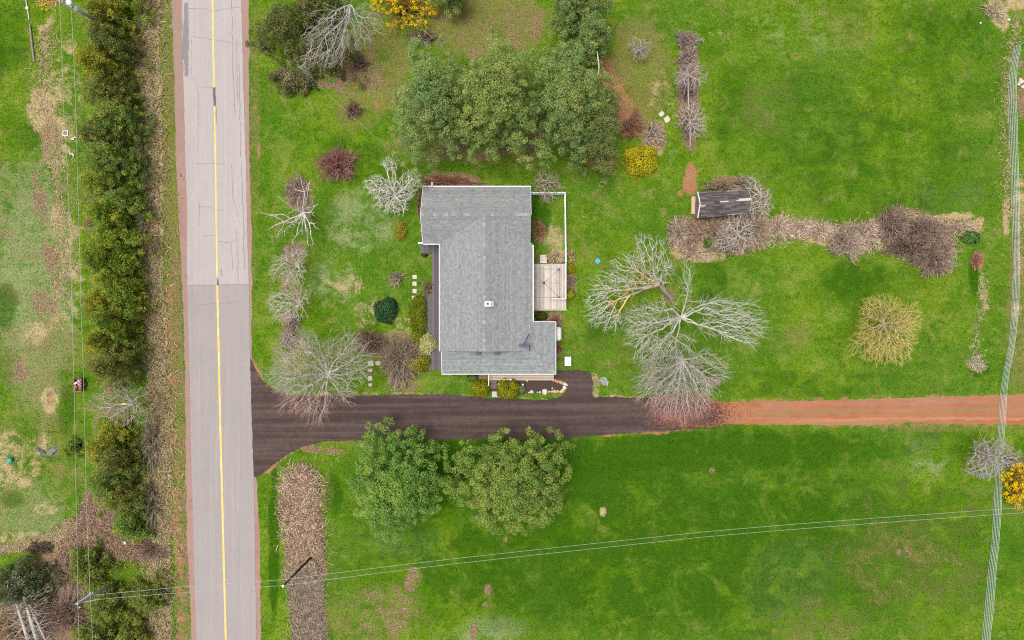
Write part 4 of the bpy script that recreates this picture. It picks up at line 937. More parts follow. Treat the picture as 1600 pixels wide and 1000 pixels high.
def globe_bush(name, label, px, py, rx, ry, h, cols, seed, n=3500, leaf=(.13, .09), cat='shrub', group=None, bumps=2, parts=None):
    """clipped evergreen: one or several rounded domes of tiny leaves"""
    r = np.random.default_rng(seed); c = P(px, py, h * .6); t = thing(name, label, cat, (c.x, c.y, 0), group); cs = np.array(cols); VV = []; CC = []
    parts = parts or [(0, 0, 1, 1, 1)]; pr = r.uniform(0, 6, 4)
    for dx, dy, sx, sy, sh_ in parts:
        m = int(n * sx * sy / sum(q[2] * q[3] for q in parts)); d_ = norm(r.normal(size=(m, 3))); d_[:, 2] = np.abs(d_[:, 2])
        a = np.arctan2(d_[:, 1], d_[:, 0]); k = 1 + .06 * np.sin(3 * a + pr[0]) + .05 * np.sin(5 * a + pr[1]) + .04 * np.sin(9 * d_[:, 2] + pr[2] + 2 * a); k = k * r.uniform(.80, 1.08, m)
        p = np.stack([c.x + dx / K + d_[:, 0] * rx / K * sx * k, c.y - dy / K + d_[:, 1] * ry / K * sy * k, np.maximum(d_[:, 2] * h * sh_ * k, .04)], 1)
        nn = norm(d_ + r.normal(size=(m, 3)) * .45); tt_ = norm(np.cross(nn, r.normal(size=(m, 3)))); b = np.cross(nn, tt_)
        l = leaf[0] * r.uniform(.6, 1.3, m)[:, None] / 2; w_ = leaf[1] * r.uniform(.6, 1.3, m)[:, None] / 2
        VV.append(np.stack([p - tt_ * l, p + b * w_, p + tt_ * l, p - b * w_], 1).reshape(-1, 3))
        f = np.clip(.5 + .35 * np.sin(p[:, 0] * 3 + pr[3]) * np.sin(p[:, 1] * 3) + r.normal(0, .25, m), 0, 1)
        cc_ = (cs[0] + (cs[1] - cs[0]) * f[:, None]) * r.uniform(.55, 1.5, (m, 1)); CC.append(np.repeat(cc_, 4, axis=0))
    V = np.concatenate(VV); mesh_np('crown', V, np.arange(len(V)).reshape(-1, 4), M['leaf'], t, np.concatenate(CC))
    n1 = 10; P0 = np.tile([c.x, c.y, 0], (n1, 1)) + r.normal(0, .05, (n1, 3)) * [1, 1, 0]; a = r.uniform(0, 6.28, n1); P1 = np.stack([c.x + np.cos(a) * rx / K * .6, c.y + np.sin(a) * ry / K * .6, np.full(n1, h * .6)], 1)
    Va, Fa, Ca = tubes(P0, P1, np.full(n1, .04), np.full(n1, .012), np.tile((.09, .065, .045), (n1, 1)), None, 4); mesh_np('stem', Va, Fa, M['bark'], t, Ca)
    return t
def twig_arrays(cx, cy, rx, ry, h, n, cb, ct, r, spread=.3, tw=4, rad=.026, lean=(0, 0)):
    out = bush_outline(r, .2); a = r.uniform(0, 2 * np.pi, n); u = np.sqrt(r.random(n)); o = out(a)
    b = np.stack([cx + rx * spread * u * np.cos(a + r.normal(0, .4, n)), cy + ry * spread * u * np.sin(a + r.normal(0, .4, n)), np.zeros(n)], 1)
    e = np.stack([cx + lean[0] + rx * u * o * np.cos(a), cy + lean[1] + ry * u * o * np.sin(a), h * np.sqrt(np.clip(1 - .75 * u * u, .05, 1)) * r.uniform(.7, 1.08, n)], 1)
    mid = b * .5 + e * .5 + np.stack([r.normal(0, .06, n) * rx, r.normal(0, .06, n) * ry, h * .14 * r.random(n)], 1)
    k = r.uniform(.5, 1.55, (n, 1)); CB = np.asarray(cb) * k; CT = np.asarray(ct) * k
    S0 = [b, mid]; S1 = [mid, e]; R0 = [np.full(n, rad * 1.4), np.full(n, rad)]; R1_ = [np.full(n, rad), np.full(n, rad * .55)]; c0 = [CB, (CB + CT) / 2]; c1 = [(CB + CT) / 2, CT]
    for _ in range(tw):
        s = r.random(n)[:, None] * .75 + .25; p0 = mid + (e - mid) * s if _ % 2 else b + (mid - b) * (.5 + s * .5)
        d_ = norm(norm(e - mid) + r.normal(size=(n, 3)) * .65); p1 = p0 + d_ * (min(rx, ry) * r.uniform(.12, .38, n))[:, None]; p1[:, 2] = np.maximum(p1[:, 2], .03)
        S0.append(p0); S1.append(p1); R0.append(np.full(n, rad * .7)); R1_.append(np.full(n, rad * .4)); c0.append(CT); c1.append(CT * 1.1)
    return tubes(np.concatenate(S0), np.concatenate(S1), np.concatenate(R0), np.concatenate(R1_), np.concatenate(c0), np.concatenate(c1), 3)
def twig_shrub(name, label, px, py, rx, ry, h, n, cb, ct, seed, cat='shrub', group=None, **kw):
    r = np.random.default_rng(seed); c = P(px, py, h * .55); b0 = P(px, py, 0); t = thing(name, label, cat, (c.x, c.y, 0), group)
    big = max(3, n // 14)
    V, F, C = twig_arrays(c.x, c.y, rx / K, ry / K, h, int(n * .8), cb, ct, r, **kw); mesh_np('branches', V, F, M['twig'], t, C)
    V, F, C = twig_arrays(c.x, c.y, rx / K * .5, ry / K * .5, h * .6, big, np.asarray(cb) * .8, cb, r, spread=.25, tw=1, rad=.035); mesh_np('stem', V, F, M['bark'], t, C)
    return t
def bare_tree(name, label, base, hub, hz, limbs, zones, n, z0, z1, bark, twig, seed, trunk_r=.22, rmin=.016, tip=None, tipf=None, twigs=2, tl=.5, group=None, lichen=None, dome=True, radial=.0, pipe=.47, wpath=.22, cat='tree'):
    """branch skeleton grown from the trunk to points spread through the crown zones [(px,py,rx,ry)]"""
    r = np.random.default_rng(seed); hubp = np.array(P(*hub, hz)); basep = np.array(P(*base)); t = thing(name, label, cat, tuple(basep), group)
    pos = [basep, lerp(basep, hubp, .5) + np.append(r.normal(0, .05, 2), 0), hubp]; par = [-1, 0, 1]; dist = [0, 0, 0.0]
    for lb in limbs:
        pv_ = 2; st = lb[0]
        if len(st) == 1: pv_ = int(min(range(len(pos)), key=lambda i: np.linalg.norm(pos[i] - np.array(P(*st[0]))))) ; lb = lb[1:]
        for q in lb:
            p = np.array(P(*q)); m = max(1, int(np.linalg.norm(p - pos[pv_]) / .6)); a = pos[pv_]
            for k in range(1, m + 1):
                pos.append(lerp(a, p, k / m) + r.normal(0, .05, 3) * (k < m)); par.append(pv_); dist.append(dist[pv_] + np.linalg.norm(pos[-1] - pos[pv_])); pv_ = len(pos) - 1
    pts = []
    ar = np.array([z[2] * z[3] for z in zones]); ar = ar / ar.sum()
    for zi, z in enumerate(zones):
        m = int(n * ar[zi]) + 1; a = r.uniform(0, 6.28, m); u = np.sqrt(r.random(m)); out = bush_outline(r, .13)
        x = z[0] + z[2] * u * out(a) * np.cos(a); y = z[1] + z[3] * u * out(a) * np.sin(a)
        hd = np.hypot(x - hub[0], y - hub[1]); mx = hd.max() + 1e-6
        zb, zt = (z[4], z[5]) if len(z) > 4 else (z0, z1)
        zz = zb + (zt - zb) * (np.sqrt(np.clip(1 - (hd / mx) ** 2 * .75, .05, 1)) if dome else r.random(m)) * r.uniform(.55, 1.05, m)
        pts += [np.array(P(x[i], y[i], zz[i])) for i in range(m)]
    pts = np.array(pts); pts = pts[np.argsort(np.linalg.norm(pts - hubp, axis=1))]
    N0 = len(pos); A = np.zeros((N0 + len(pts), 3)); A[:N0] = pos; D = np.zeros(N0 + len(pts)); D[:N0] = dist; par = par + [0] * len(pts)
    for k, p in enumerate(pts):
        n_ = N0 + k; d_ = np.linalg.norm(A[2:n_] - p, axis=1); back = np.maximum(np.linalg.norm(A[2:n_] - hubp, axis=1) - np.linalg.norm(p - hubp), 0)
        j = int(np.argmin(d_ + wpath * D[2:n_] + back)) + 2; A[n_] = p; par[n_] = j; D[n_] = D[j] + d_[j - 2]
    par = np.array(par); NN = len(A)
    kids = np.zeros(NN); sm = np.zeros((NN, 3))
    for i in range(1, NN): kids[par[i]] += 1; sm[par[i]] += A[i]
    mv = (np.arange(NN) >= N0) & (kids > 0); A2 = A.copy(); A2[mv] = A[mv] * .4 + A[par[mv]] * .3 + (sm[mv] / kids[mv, None]) * .3; A = A2
    tips = np.where(kids == 0, 1.0, 0.0)
    for i in range(NN - 1, 0, -1): tips[par[i]] += tips[i]
    R = np.minimum(rmin * np.maximum(tips, 1) ** pipe, trunk_r * .75); R[0] = trunk_r; R[1] = trunk_r * .85; R[2] = trunk_r * .75
    e = np.arange(1, NN); pe = par[1:]; mix_ = np.clip((R[e] - rmin) / (.09), 0, 1)[:, None]
    col = np.asarray(twig) * (1 - mix_) + np.asarray(bark) * mix_; col = col * r.uniform(.82, 1.18, (len(e), 1))
    if lichen is not None:
        mk = np.sin(A[e, 0] * 1.3 + 1) * np.sin(A[e, 1] * 1.1) + r.normal(0, .35, len(e)) > .35; mk &= (R[e] > rmin * 1.6) & (R[e] < trunk_r * .6); col[mk] = np.asarray(lichen) * r.uniform(.8, 1.2, (mk.sum(), 1))
    rp = np.minimum(R[pe], R[e] * 1.7)
    thick = R[e] > trunk_r * .42; thick[:2] = True
    for nm, sel, sd in (('trunk', thick, 7), ('branches', ~thick, 4)):
        if not sel.any(): continue
        P0, P1, r0, r1, cc_ = A[pe[sel]], A[e[sel]], rp[sel], R[e[sel]], col[sel]
        if nm == 'branches':
            Vb, Fb, Cb = tubes(P0, P1, r0, r1, cc_, None, 4)
            src = np.concatenate([np.where(kids == 0)[0]] * twigs + [r.choice(np.arange(3, NN), NN // 2)]); d0 = norm(A[src] - A[par[src]]); dr = norm(d0 * (1 - radial) + norm(A[src] - hubp) * radial + r.normal(size=d0.shape) * (.5 - .25 * radial) + np.array([0, 0, .1]))
            q1 = A[src] + dr * (tl * r.uniform(.4, 1.2, len(src)))[:, None]; tc = np.tile(np.asarray(twig, float), (len(src), 1)) * r.uniform(.8, 1.2, (len(src), 1)); te = tc.copy()
            if tip is not None:
                mm = tipf(A[src]) if tipf else np.ones(len(src), bool); te[mm] = tip; tc[mm] = (tc[mm] + np.asarray(tip)) / 2
            Vt, Ft, Ct = tubes(A[src], q1, np.full(len(src), rmin * .8), np.full(len(src), rmin * .45), tc, te, 3)
            V = np.concatenate([Vb, Vt]); F = np.concatenate([Fb, Ft + len(Vb)]); C = np.concatenate([Cb, Ct])
        else: V, F, C = tubes(P0, P1, r0, r1, cc_, None, sd)
        mesh_np(nm, V, F, M['bark'] if nm == 'trunk' else M['twig'], t, C)
    return t

# ---------------------------------------------------------------- big trees
def up_xy(px, py, z): q = P(px, py, z); return (q.x, q.y, 0.0)
PINE = [(0.188, 0.274, 0.069), (0.289, 0.357, 0.094), (0.345, 0.370, 0.113)]
PINE2 = [(0.173, 0.265, 0.086), (0.263, 0.342, 0.098), (0.337, 0.366, 0.115)]
def pine(label, px, py, rx, ry, h, seed, cols=PINE, lobes=250, per=80, zl=.35, amp=.17, **kw):
    b = up_xy(px, py, h * .62); k = (H - h * .62) / H / K
    return leafy_tree('pine_tree', label, b, b, rx * k, ry * k, h * zl, h, lobes, per, cols, seed, 'tree', 'tall pines behind the house', (.32, .58), (.16, .095), 2.2, .24, amp, **kw)
pine('left of the three big pines above the house, beside the lawn', 674, 160, 70, 100, 10.5, 101, PINE2)
pine('middle of the three big pines above the house', 776, 153, 78, 106, 11.5, 102, PINE, 290)
pine('right of the three big pines above the house, next to the orange litter', 886, 152, 66, 104, 11, 103, PINE2)
pine('feathery lower pine at the right end of the pine group', 938, 205, 40, 62, 7.5, 104, [(.16, .21, .06), (.22, .26, .08), (.28, .28, .11)], 130, 70, .25, .25)
pine('smaller pine reaching up from the right pine toward the top edge', 922, 62, 36, 40, 8.5, 105, PINE2, 90)
pine('pine cut off by the top edge, above the right pine', 905, 8, 52, 36, 10, 106, PINE2, 120)
pine('pine tip poking in at the top edge right of the yellow bush', 700, -22, 30, 30, 7, 107, PINE2, 60)
BRO = [(0.144, 0.281, 0.057), (0.231, 0.360, 0.068), (0.287, 0.385, 0.081)]
BRO2 = [(0.170, 0.268, 0.055), (0.253, 0.340, 0.068), (0.305, 0.360, 0.081)]
def broad(label, px, py, rx, ry, h, seed, cols, lobes=280, per=85):
    b = up_xy(px, py, h * .6); k = (H - h * .6) / H / K
    return leafy_tree('leafy_tree', label, b, b, rx * k, ry * k, h * .25, h, lobes, per, cols, seed, 'tree', 'leafy trees below the driveway', (.32, .60), (.155, .105), 2.3, .22, .10)
broad('left of the two leafy green trees below the driveway', 618, 756, 86, 90, 8.5, 117, BRO)
broad('right of the two leafy green trees below the driveway, slightly yellower', 799, 757, 98, 92, 9, 112, BRO2, 330)

# ---------------------------------------------------------------- evergreen row left of the road
CED = [(0.160, 0.253, 0.036), (0.263, 0.337, 0.043), (0.389, 0.381, 0.048)]
CED2 = [(0.147, 0.242, 0.054), (0.233, 0.314, 0.062), (0.344, 0.348, 0.066)]
row = []
for k, (px, py, hh, rr0) in enumerate([(206,-12,6.2,2.0),(188,42,5.6,1.7),(196,80,6.3,1.9),(182,122,6.0,1.8),(194,158,5.8,1.9),(205,205,6.2,2.1),(186,228,6.0,1.8),(205,262,6.4,2.0),(190,298,6.4,2.0),(212,318,5.0,1.6),(186,342,5.6,1.5),(206,376,6.0,1.9),(190,408,6.2,1.9),(208,440,6.0,1.9),(188,470,6.4,1.9),(208,500,5.9,1.9),(192,530,6.4,1.9),(206,566,6.0,1.9),(186,690,4.9,1.7),(208,712,5.0,1.6),(190,742,5.2,1.8),(212,768,4.6,1.4),(216,812,4.2,1.3)]):
    b = P(px, py); pal = [CED, CED2, [(.20, .245, .035), (.33, .33, .04), (.46, .38, .05)], CED, [(.15, .19, .045), (.23, .25, .055), (.33, .29, .08)]]; cols = pal[(k * 7 + k // 3) % 5]; rz_ = random.Random(k * 3 + 1); hh *= rz_.uniform(.82, 1.12); rr0 *= rz_.uniform(.85, 1.12)
    lb = '%s evergreen from the top in the dense row left of the road' % ordn[k]
    leafy_tree('cedar_tree', lb, tuple(b), tuple(b), rr0 * 1.18, rr0 * 1.3, .4, hh * 1.06, 170, 52, cols, 200 + k, 'tree', 'evergreen row along the road', (.26, .52), (.17, .09), 1.4, .12, .32, layers=2)
# yellow-tipped outer side: low junipers on the yard side
for k, (px, py, hh, rr0, lb) in enumerate([(150,880,3.2,2.0,'rounded evergreen below the brown bramble clearing at lower left'),(185,935,4.2,2.3,'evergreen standing around the lower left utility pole'),(238,925,2.6,2.0,'low evergreen leaning toward the road shoulder at lower left'),(165,990,4.2,2.2,'evergreen cut off by the bottom edge left of the road'),(215,985,3.0,1.7,'small evergreen at the bottom edge nearest the road')]):
    b = P(px, py); leafy_tree('juniper_tree', lb, tuple(b), tuple(b), rr0, rr0, .3, hh, 110, 42, [(.145, .205, .040), (.24, .265, .050), (.32, .30, .08)], 240 + k, 'tree', 'evergreens at lower left', (.28, .6), (.22, .11), 1.3, .12, .22, layers=2)
b = P(50, 905); leafy_tree('spruce_tree', 'dark greyish evergreen at the left edge beside the brush pile', tuple(b), tuple(b), 3.0, 2.6, .5, 4.2, 150, 42, [(.095, .125, .05), (.15, .17, .07), (.3, .3, .24)], 250, 'tree', None, (.3, .6), (.24, .1), 1.4, .15, .22, layers=2)
b = P(118, 700); leafy_tree('juniper_tree', 'small dark juniper under the power lines at the edge of the left yard', tuple(b), tuple(b), 1.0, 1.0, .15, 1.4, 40, 42, CED, 252, 'shrub', None, (.2, .4), (.2, .1), 1.3, .06, .22, layers=2)
# dark shrubbery at the top beside the road
for k, (px, py, rx, ry, hh, cols, lb) in enumerate([(440,45,48,48,4.5,[(.10,.125,.03),(.165,.175,.05),(.28,.26,.15)],'dark olive evergreen shrub at the top, nearest the road'),(505,78,52,44,4.2,[(.12,.135,.04),(.19,.185,.07),(.32,.29,.2)],'olive evergreen shrub tangled with grey bare branches'),(495,8,40,34,4.8,[(.12,.15,.04),(.19,.20,.06),(.3,.28,.18)],'olive evergreen shrub cut off by the top edge right of the road'),(458,125,34,20,1.6,[(.15,.16,.06),(.23,.2,.09),(.34,.28,.18)],'low straggly shrub in front of the dark evergreens')]):
    b = up_xy(px, py, hh * .5); leafy_tree('evergreen_shrub', lb, b, b, rx / K * .95, ry / K * .95, .4, hh, 130, 40, cols, 260 + k, 'shrub', 'dark shrubbery at the top', (.3, .6), (.2, .11), 1.6, .1, .25, layers=2)

# ---------------------------------------------------------------- bare trees
WHITE = (.52, .49, .47); GREY = (.42, .40, .36); PALE = (.46, .42, .36); LICH = (.44, .45, .37)
bare_tree('dead_tree', 'dead white tree with stark forked limbs near the road', (484,338), (474,332), 2.2,
  [[(478,314,3.4),(476,300,4.2),(470,278,4.8)],[(478,314,3.4),(481,298,4.2),(484.5,282,4.6)],[(476,300,4),(461,296,4.2)],[(460,328,3),(449,318,3.8),(438,310,4.3)],[(466,326,3),(465,311,3.8)],[(460,348,3),(444,346,3.6),(430,338,4.2),(406,331,4.8)],[(444,347,3.5),(420,358,4.3)],[(456,350,3),(445,360,3.6),(432,369,4.2)],[(468,350,3),(464,366,3.8),(457,378,4.2)],[(477,350,3),(480,364,3.6),(481,381,4.2)],[(483,348,3),(486,370,3.6),(490,380,4.1)],[(486,331,3),(498,318,3.8)],[(488,332,2.8),(490,337,3)],[(472,358,3.4),(462,370,3)]],
  [(452,345,34,20),(478,310,14,26),(478,360,20,20)], 60, 2.4, 4.4, (.58, .55, .53), (.48, .43, .40), 301, .2, .029, None, None, 1, .5, wpath=.3)
redS = lambda y0: (lambda A: (500 - A[:, 1] * K * H / (H - A[:, 2])) > y0)
bare_tree('maple_tree', 'wide bare pale tree with reddish tips overhanging the driveway entrance', (528,578), (512,584), 2.6,
  [[(505,560,4.5),(498,535,6.2),(490,518,6.8)],[(513,550,4.5),(517,515,6.4)],[(525,562,4),(545,540,5.5),(560,522,6.2)],[(530,575,3.8),(555,560,5.2),(582,552,6)],[(535,586,3.6),(570,575,5)],[(490,572,4.5),(460,560,6.2),(432,548,7)],[(485,585,4.5),(450,585,6.2),(424,578,7)],[(490,600,4.5),(460,615,6),(435,632,6.5)],[(500,610,4.5),(485,635,6),(470,650,6.4)],[(510,612,4.5),(505,640,6),(500,658,6.4)],[(525,605,4),(540,630,5.4)],[(495,560,4.5),(470,535,6),(445,528,6.6)]],
  [(495,585,68,66),(475,590,46,54),(540,560,38,36)], 2100, 2.8, 7.2, (.60, .59, .51), (.46, .42, .36), 302, .22, .0118, (.42, .17, .15), redS(612), 3, .85, wpath=.5, radial=.7)
bare_tree('ornamental_tree', 'pale bare lobed tree left of the house top corner', (622,306), (617,306), 1.0,
  [[(614,285,2.5),(612,262,3.6)],[(600,298,2),(582,288,3)],[(632,295,2),(645,280,3)],[(612,315,2),(605,328,2.8)],[(624,314,2),(630,326,2.6)],[(600,310,2),(590,305,3)]],
  [(610,256,14,11),(588,288,18,16),(592,303,16,10),(642,283,16,19),(636,300,14,12),(606,322,18,12),(626,320,14,14),(614,298,14,20)], 1500, 1.0, 3.6, (.48, .45, .40), (.62, .58, .52), 303, .11, .011, None, None, 3, .26, dome=False)
bare_tree('fruit_tree', 'upper of two small fan-shaped bare trees in the roadside bed', (476,416), (466,414), 1.5,
  [[(450,408,2.6),(432,400,3.2)],[(448,418,2.6),(430,420,3.2)],[(455,428,2.6),(442,438,3)],[(466,400,2.6),(462,388,3)],[(470,430,2.4),(474,442,2.8)],[(458,402,2.6),(448,390,3.2)]],
  [(450,416,26,25),(464,398,16,14),(462,432,16,14)], 420, 1.2, 3.6, (.50, .45, .41), (.56, .49, .43), 304, .11, .011, None, None, 3, .5, wpath=.5, radial=.6)
bare_tree('fruit_tree', 'lower of two small fan-shaped bare trees in the roadside bed', (477,476), (468,475), 1.6,
  [[(450,474,2.6),(424,470,3.4)],[(452,486,2.6),(430,496,3.2)],[(456,460,2.6),(440,455,3.2)],[(466,456,2.6),(458,450,3)],[(474,482,2.4),(480,494,3)],[(458,490,2.6),(446,498,3)],[(474,466,2.2),(478,456,2.8)]],
  [(448,476,28,24),(464,462,18,14),(456,492,16,10)], 460, 1.2, 3.8, (.52, .47, .43), (.58, .51, .46), 305, .12, .011, None, None, 3, .5, wpath=.5, radial=.6)
bare_tree('lichened_tree', 'bare tree with orange lichen and a leaning trunk, left of the grey one', (1049,466), (1030,444), 3.0,
  [[(1021,425,4),(1020,400,5.2),(1015,372,6)],[(1021,425,4),(1030,405,5.2),(1038,390,5.8)],[(1012,435,4),(990,420,5.4),(975,398,6.2)],[(1005,440,4),(985,440,5),(958,420,6.2)],[(1015,448,3.6),(985,452,4.6),(955,455,5.6),(925,462,6.4)],[(985,452,4.6),(965,468,5.4),(948,480,6),(925,498,6.4)],[(965,468,5.4),(955,490,6),(946,515,6.4)],[(955,455,5.6),(930,445,6.3),(920,435,6.5)],[(1008,420,4.6),(1000,395,5.6)],[(1035,425,4),(1045,410,5)],[(970,440,5.6),(950,440,6.2)]],
  [(1015,405,32,36),(985,425,34,28),(955,450,34,24),(935,480,24,26),(950,495,22,20),(1040,425,14,22)], 1300, 3.2, 6.8, (.36, .30, .26), (.56, .53, .47), 306, .27, .0118, None, None, 2, .5, lichen=(.62, .38, .13), pipe=.48, wpath=.35, radial=.4)
bare_tree('grey_tree', 'large grey bare tree with long limbs reaching right across the lawn', (1053,496), (1064,496), 3.2,
  [[(1078,480,4.2),(1095,490,5.0),(1130,492,6.2),(1188,489,7)],[(1085,482,4.4),(1120,470,5.8),(1172,476,6.8)],[(1080,500,4),(1092,508,4.8),(1130,500,6),(1180,500,7)],[(1092,508,4.8),(1120,515,5.8),(1150,530,6.4),(1178,536,6.8)],[(1088,508,4.2),(1099,523,4.6)],[(1070,478,4.2),(1076,452,5.4),(1070,430,6.2),(1069,412,6.6)],[(1076,452,5.4),(1079,428,6.3)],[(1100,480,5),(1120,462,6)],[(1050,482,4),(1030,486,5),(1000,478,6)],[(1052,498,4),(1020,505,5.2),(980,500,6.4)],[(1050,505,4),(1020,520,5.2),(985,535,6.4)],[(1055,510,4),(1035,535,5.2),(1005,560,6.2)],[(1062,512,3.8),(1055,540,5)]],
  [(1138,502,48,30),(1165,505,28,34),(1112,476,36,14),(1050,540,34,24),(1072,445,12,32),(1020,510,44,36),(995,500,28,22),(1030,490,32,20),(1010,545,26,26)], 1500, 3.0, 7.2, (.42, .40, .35), (.50, .48, .42), 307, .24, .0115, None, None, 2, .7, pipe=.5, wpath=.45, radial=.6)
bare_tree('maple_tree', 'bare tree with reddish drooping tips overhanging the driveway right of the house', (1055,557), (1066,562), 3.2,
  [[(1074,545,4),(1084,530,4.6),(1085,520,5)],[(1055,590,4.6),(1040,615,5.8),(1020,640,6.4)],[(1062,595,4.6),(1058,625,6),(1055,650,6.6)],[(1070,595,4.6),(1075,625,6),(1080,652,6.6)],[(1080,590,4.4),(1095,615,5.8),(1108,635,6.2)],[(1085,575,4.2),(1105,590,5.4),(1124,610,6)],[(1085,560,4),(1105,552,5.2),(1126,566,5.8)],[(1045,575,4.4),(1015,582,5.6),(990,592,6.2)],[(1050,585,4.4),(1020,605,5.8),(1000,618,6.2)],[(1045,555,4.2),(1020,560,5.2)]],
  [(1056,607,52,50),(1088,585,42,38),(1030,595,34,30),(1065,630,44,22),(1040,560,30,22)], 2100, 3.0, 6.8, (.58, .57, .50), (.46, .41, .36), 308, .2, .0118, (.40, .17, .16), redS(612), 3, .8, wpath=.5, radial=.7)
bare_tree('golden_tree', 'golden-twigged bare tree alone on the right lawn', (1376,503), (1380,506), 1.6,
  [[(1378,490,2.6),(1374,470,3.6)],[(1386,490,2.6),(1392,466,3.8)],[(1400,505,2.8),(1430,492,3.8)],[(1398,515,2.8),(1425,525,3.8)],[(1388,525,2.8),(1398,550,3.8)],[(1375,525,2.8),(1370,555,3.8)],[(1365,512,2.8),(1345,520,3.8)],[(1362,522,2.8),(1340,545,3.8)],[(1368,498,2.6),(1348,490,3.6)]],
  [(1384,512,44,44),(1360,540,30,24),(1395,545,28,24),(1415,500,26,24),(1375,480,28,20)], 1900, 1.4, 4.2, (.36, .30, .25), (.52, .40, .17), 309, .16, .011, (.66, .48, .15), None, 3, .45, wpath=.4, radial=.3)
bare_tree('grey_shrub_tree', 'dense grey bare tree growing over the wire fence at the right edge', (1538,704), (1545,708), 1.2,
  [[(1540,692,2.4),(1530,675,3.2)],[(1555,690,2.4),(1565,695,3.4)],[(1530,712,2.4),(1516,708,3.2)],[(1540,725,2.4),(1530,742,3)],[(1560,718,2.4),(1580,722,3)]],
  [(1546,715,34,32),(1535,725,24,26),(1570,712,26,18)], 1000, .8, 3.4, (.33, .29, .27), (.40, .35, .33), 310, .14, .014, None, None, 2, .4)
bare_tree('grey_tree', 'grey bare tree arching over the dark shrubbery at the top', (540,20), (548,8), 3.4,
  [[(560,25,4.6),(590,40,6)],[(545,30,4.6),(535,60,5.6),(533,98,6.2)],[(540,28,4.6),(515,50,5.6),(495,75,6.2)],[(530,15,4.6),(505,5,5.8)],[(562,40,5),(570,70,6)],[(535,60,5.6),(520,95,6.2)],[(555,-10,5),(570,-20,6)]],
  [(540,40,50,40),(515,60,40,40),(565,30,26,30),(500,95,34,18)], 900, 3.0, 6.2, (.34, .33, .31), (.36, .33, .29), 311, .16, .0125, None, None, 2, .6, wpath=.4, radial=.5)
bare_tree('birch_tree', 'white-limbed bare tree in the gap of the evergreen row', (222,632), (208,628), 2.2,
  [[(200,620,3),(188,612,3.8),(175,604,4.2)],[(195,622,3),(175,617,4),(148,622,4.8)],[(205,632,2.8),(185,640,3.6)],[(215,620,2.6),(205,610,3.4)],[(210,645,2.6),(200,660,3)]],
  [(180,625,42,20),(205,630,26,30),(200,655,26,18),(165,640,28,16)], 520, 1.0, 4.2, (.52, .48, .45), (.36, .30, .25), 312, .13, .015, None, None, 2, .5)
bare_tree('fruit_tree', 'upper bare fruit tree in the long hedge strip, with a leaning grey trunk', (1076,172), (1075,118), 2.2, [[(1085,112,3),(1092,104,3.4)],[(1066,116,3),(1058,112,3.4)],[(1078,104,3),(1080,96,3.4)],[(1090,125,2.8),(1098,128,3)]],
  [(1080,118,24,22),(1066,125,14,14)], 330, 1.2, 3.4, (.42, .38, .37), (.40, .34, .32), 313, .10, .015, None, None, 2, .4)
bare_tree('fruit_tree', 'lower bare fruit tree in the long hedge strip, nearest the red soil', (1079,228), (1078,192), 1.8, [[(1065,178,2.8),(1056,170,3.2)],[(1090,180,2.6),(1098,176,3)],[(1085,200,2.4),(1100,205,2.8)],[(1075,175,2.6),(1072,165,3)]],
  [(1078,182,24,20),(1088,198,16,18)], 380, 1.0, 3.2, (.44, .40, .39), (.44, .37, .34), 314, .10, .015, None, None, 2, .4)
bare_tree('grey_tree', 'small silvery bare tree in the brush just below the shed', (1150,352), (1152,366), 1.6, [[(1140,350,2.6),(1128,372,3.4),(1126,384,3.6)],[(1155,345,2.6),(1158,335,3.2)],[(1165,375,2.6),(1160,390,3.2)],[(1145,378,2.4),(1142,390,3)],[(1166,358,2.6),(1178,352,3.2)]],
  [(1155,362,28,28),(1132,375,16,18)], 520, 1.0, 3.4, (.44, .41, .38), (.44, .39, .35), 315, .1, .015, None, None, 2, .4)
bare_tree('silver_shrub', 'silvery bare shrub at the right end of the shed', (1180,318), (1182,318), .6, [[(1190,308,1.6),(1196,300,2)],[(1195,320,1.6),(1206,322,2)],[(1192,330,1.6),(1204,338,2)]],
  [(1188,318,20,26),(1176,288,14,12)], 380, .5, 2.2, (.46, .43, .39), (.45, .41, .37), 316, .07, .014, None, None, 2, .35)
bare_tree('small_bare_tree', 'small grey bare tree on the olive grass right of the pines', (998,80), (999,78), .8, [[(990,72,1.6)],[(1006,70,1.6)],[(1008,88,1.6)],[(992,86,1.6)]], [(1000,76,18,17)], 300, .5, 2.2, (.36, .32, .28), (.40, .35, .31), 317, .07, .014, None, None, 2, .3)
bare_tree('small_bare_tree', 'spiky bare shrub at the top corner of the white yard fence', (852,286), (855,285), .8, [[(845,278,1.6)],[(868,276,1.6)],[(850,305,1.6)],[(866,298,1.6)]], [(854,286,24,20),(855,308,14,8)], 420, .4, 2.0, (.36, .31, .27), (.38, .31, .24), 318, .07, .013, None, None, 2, .35)

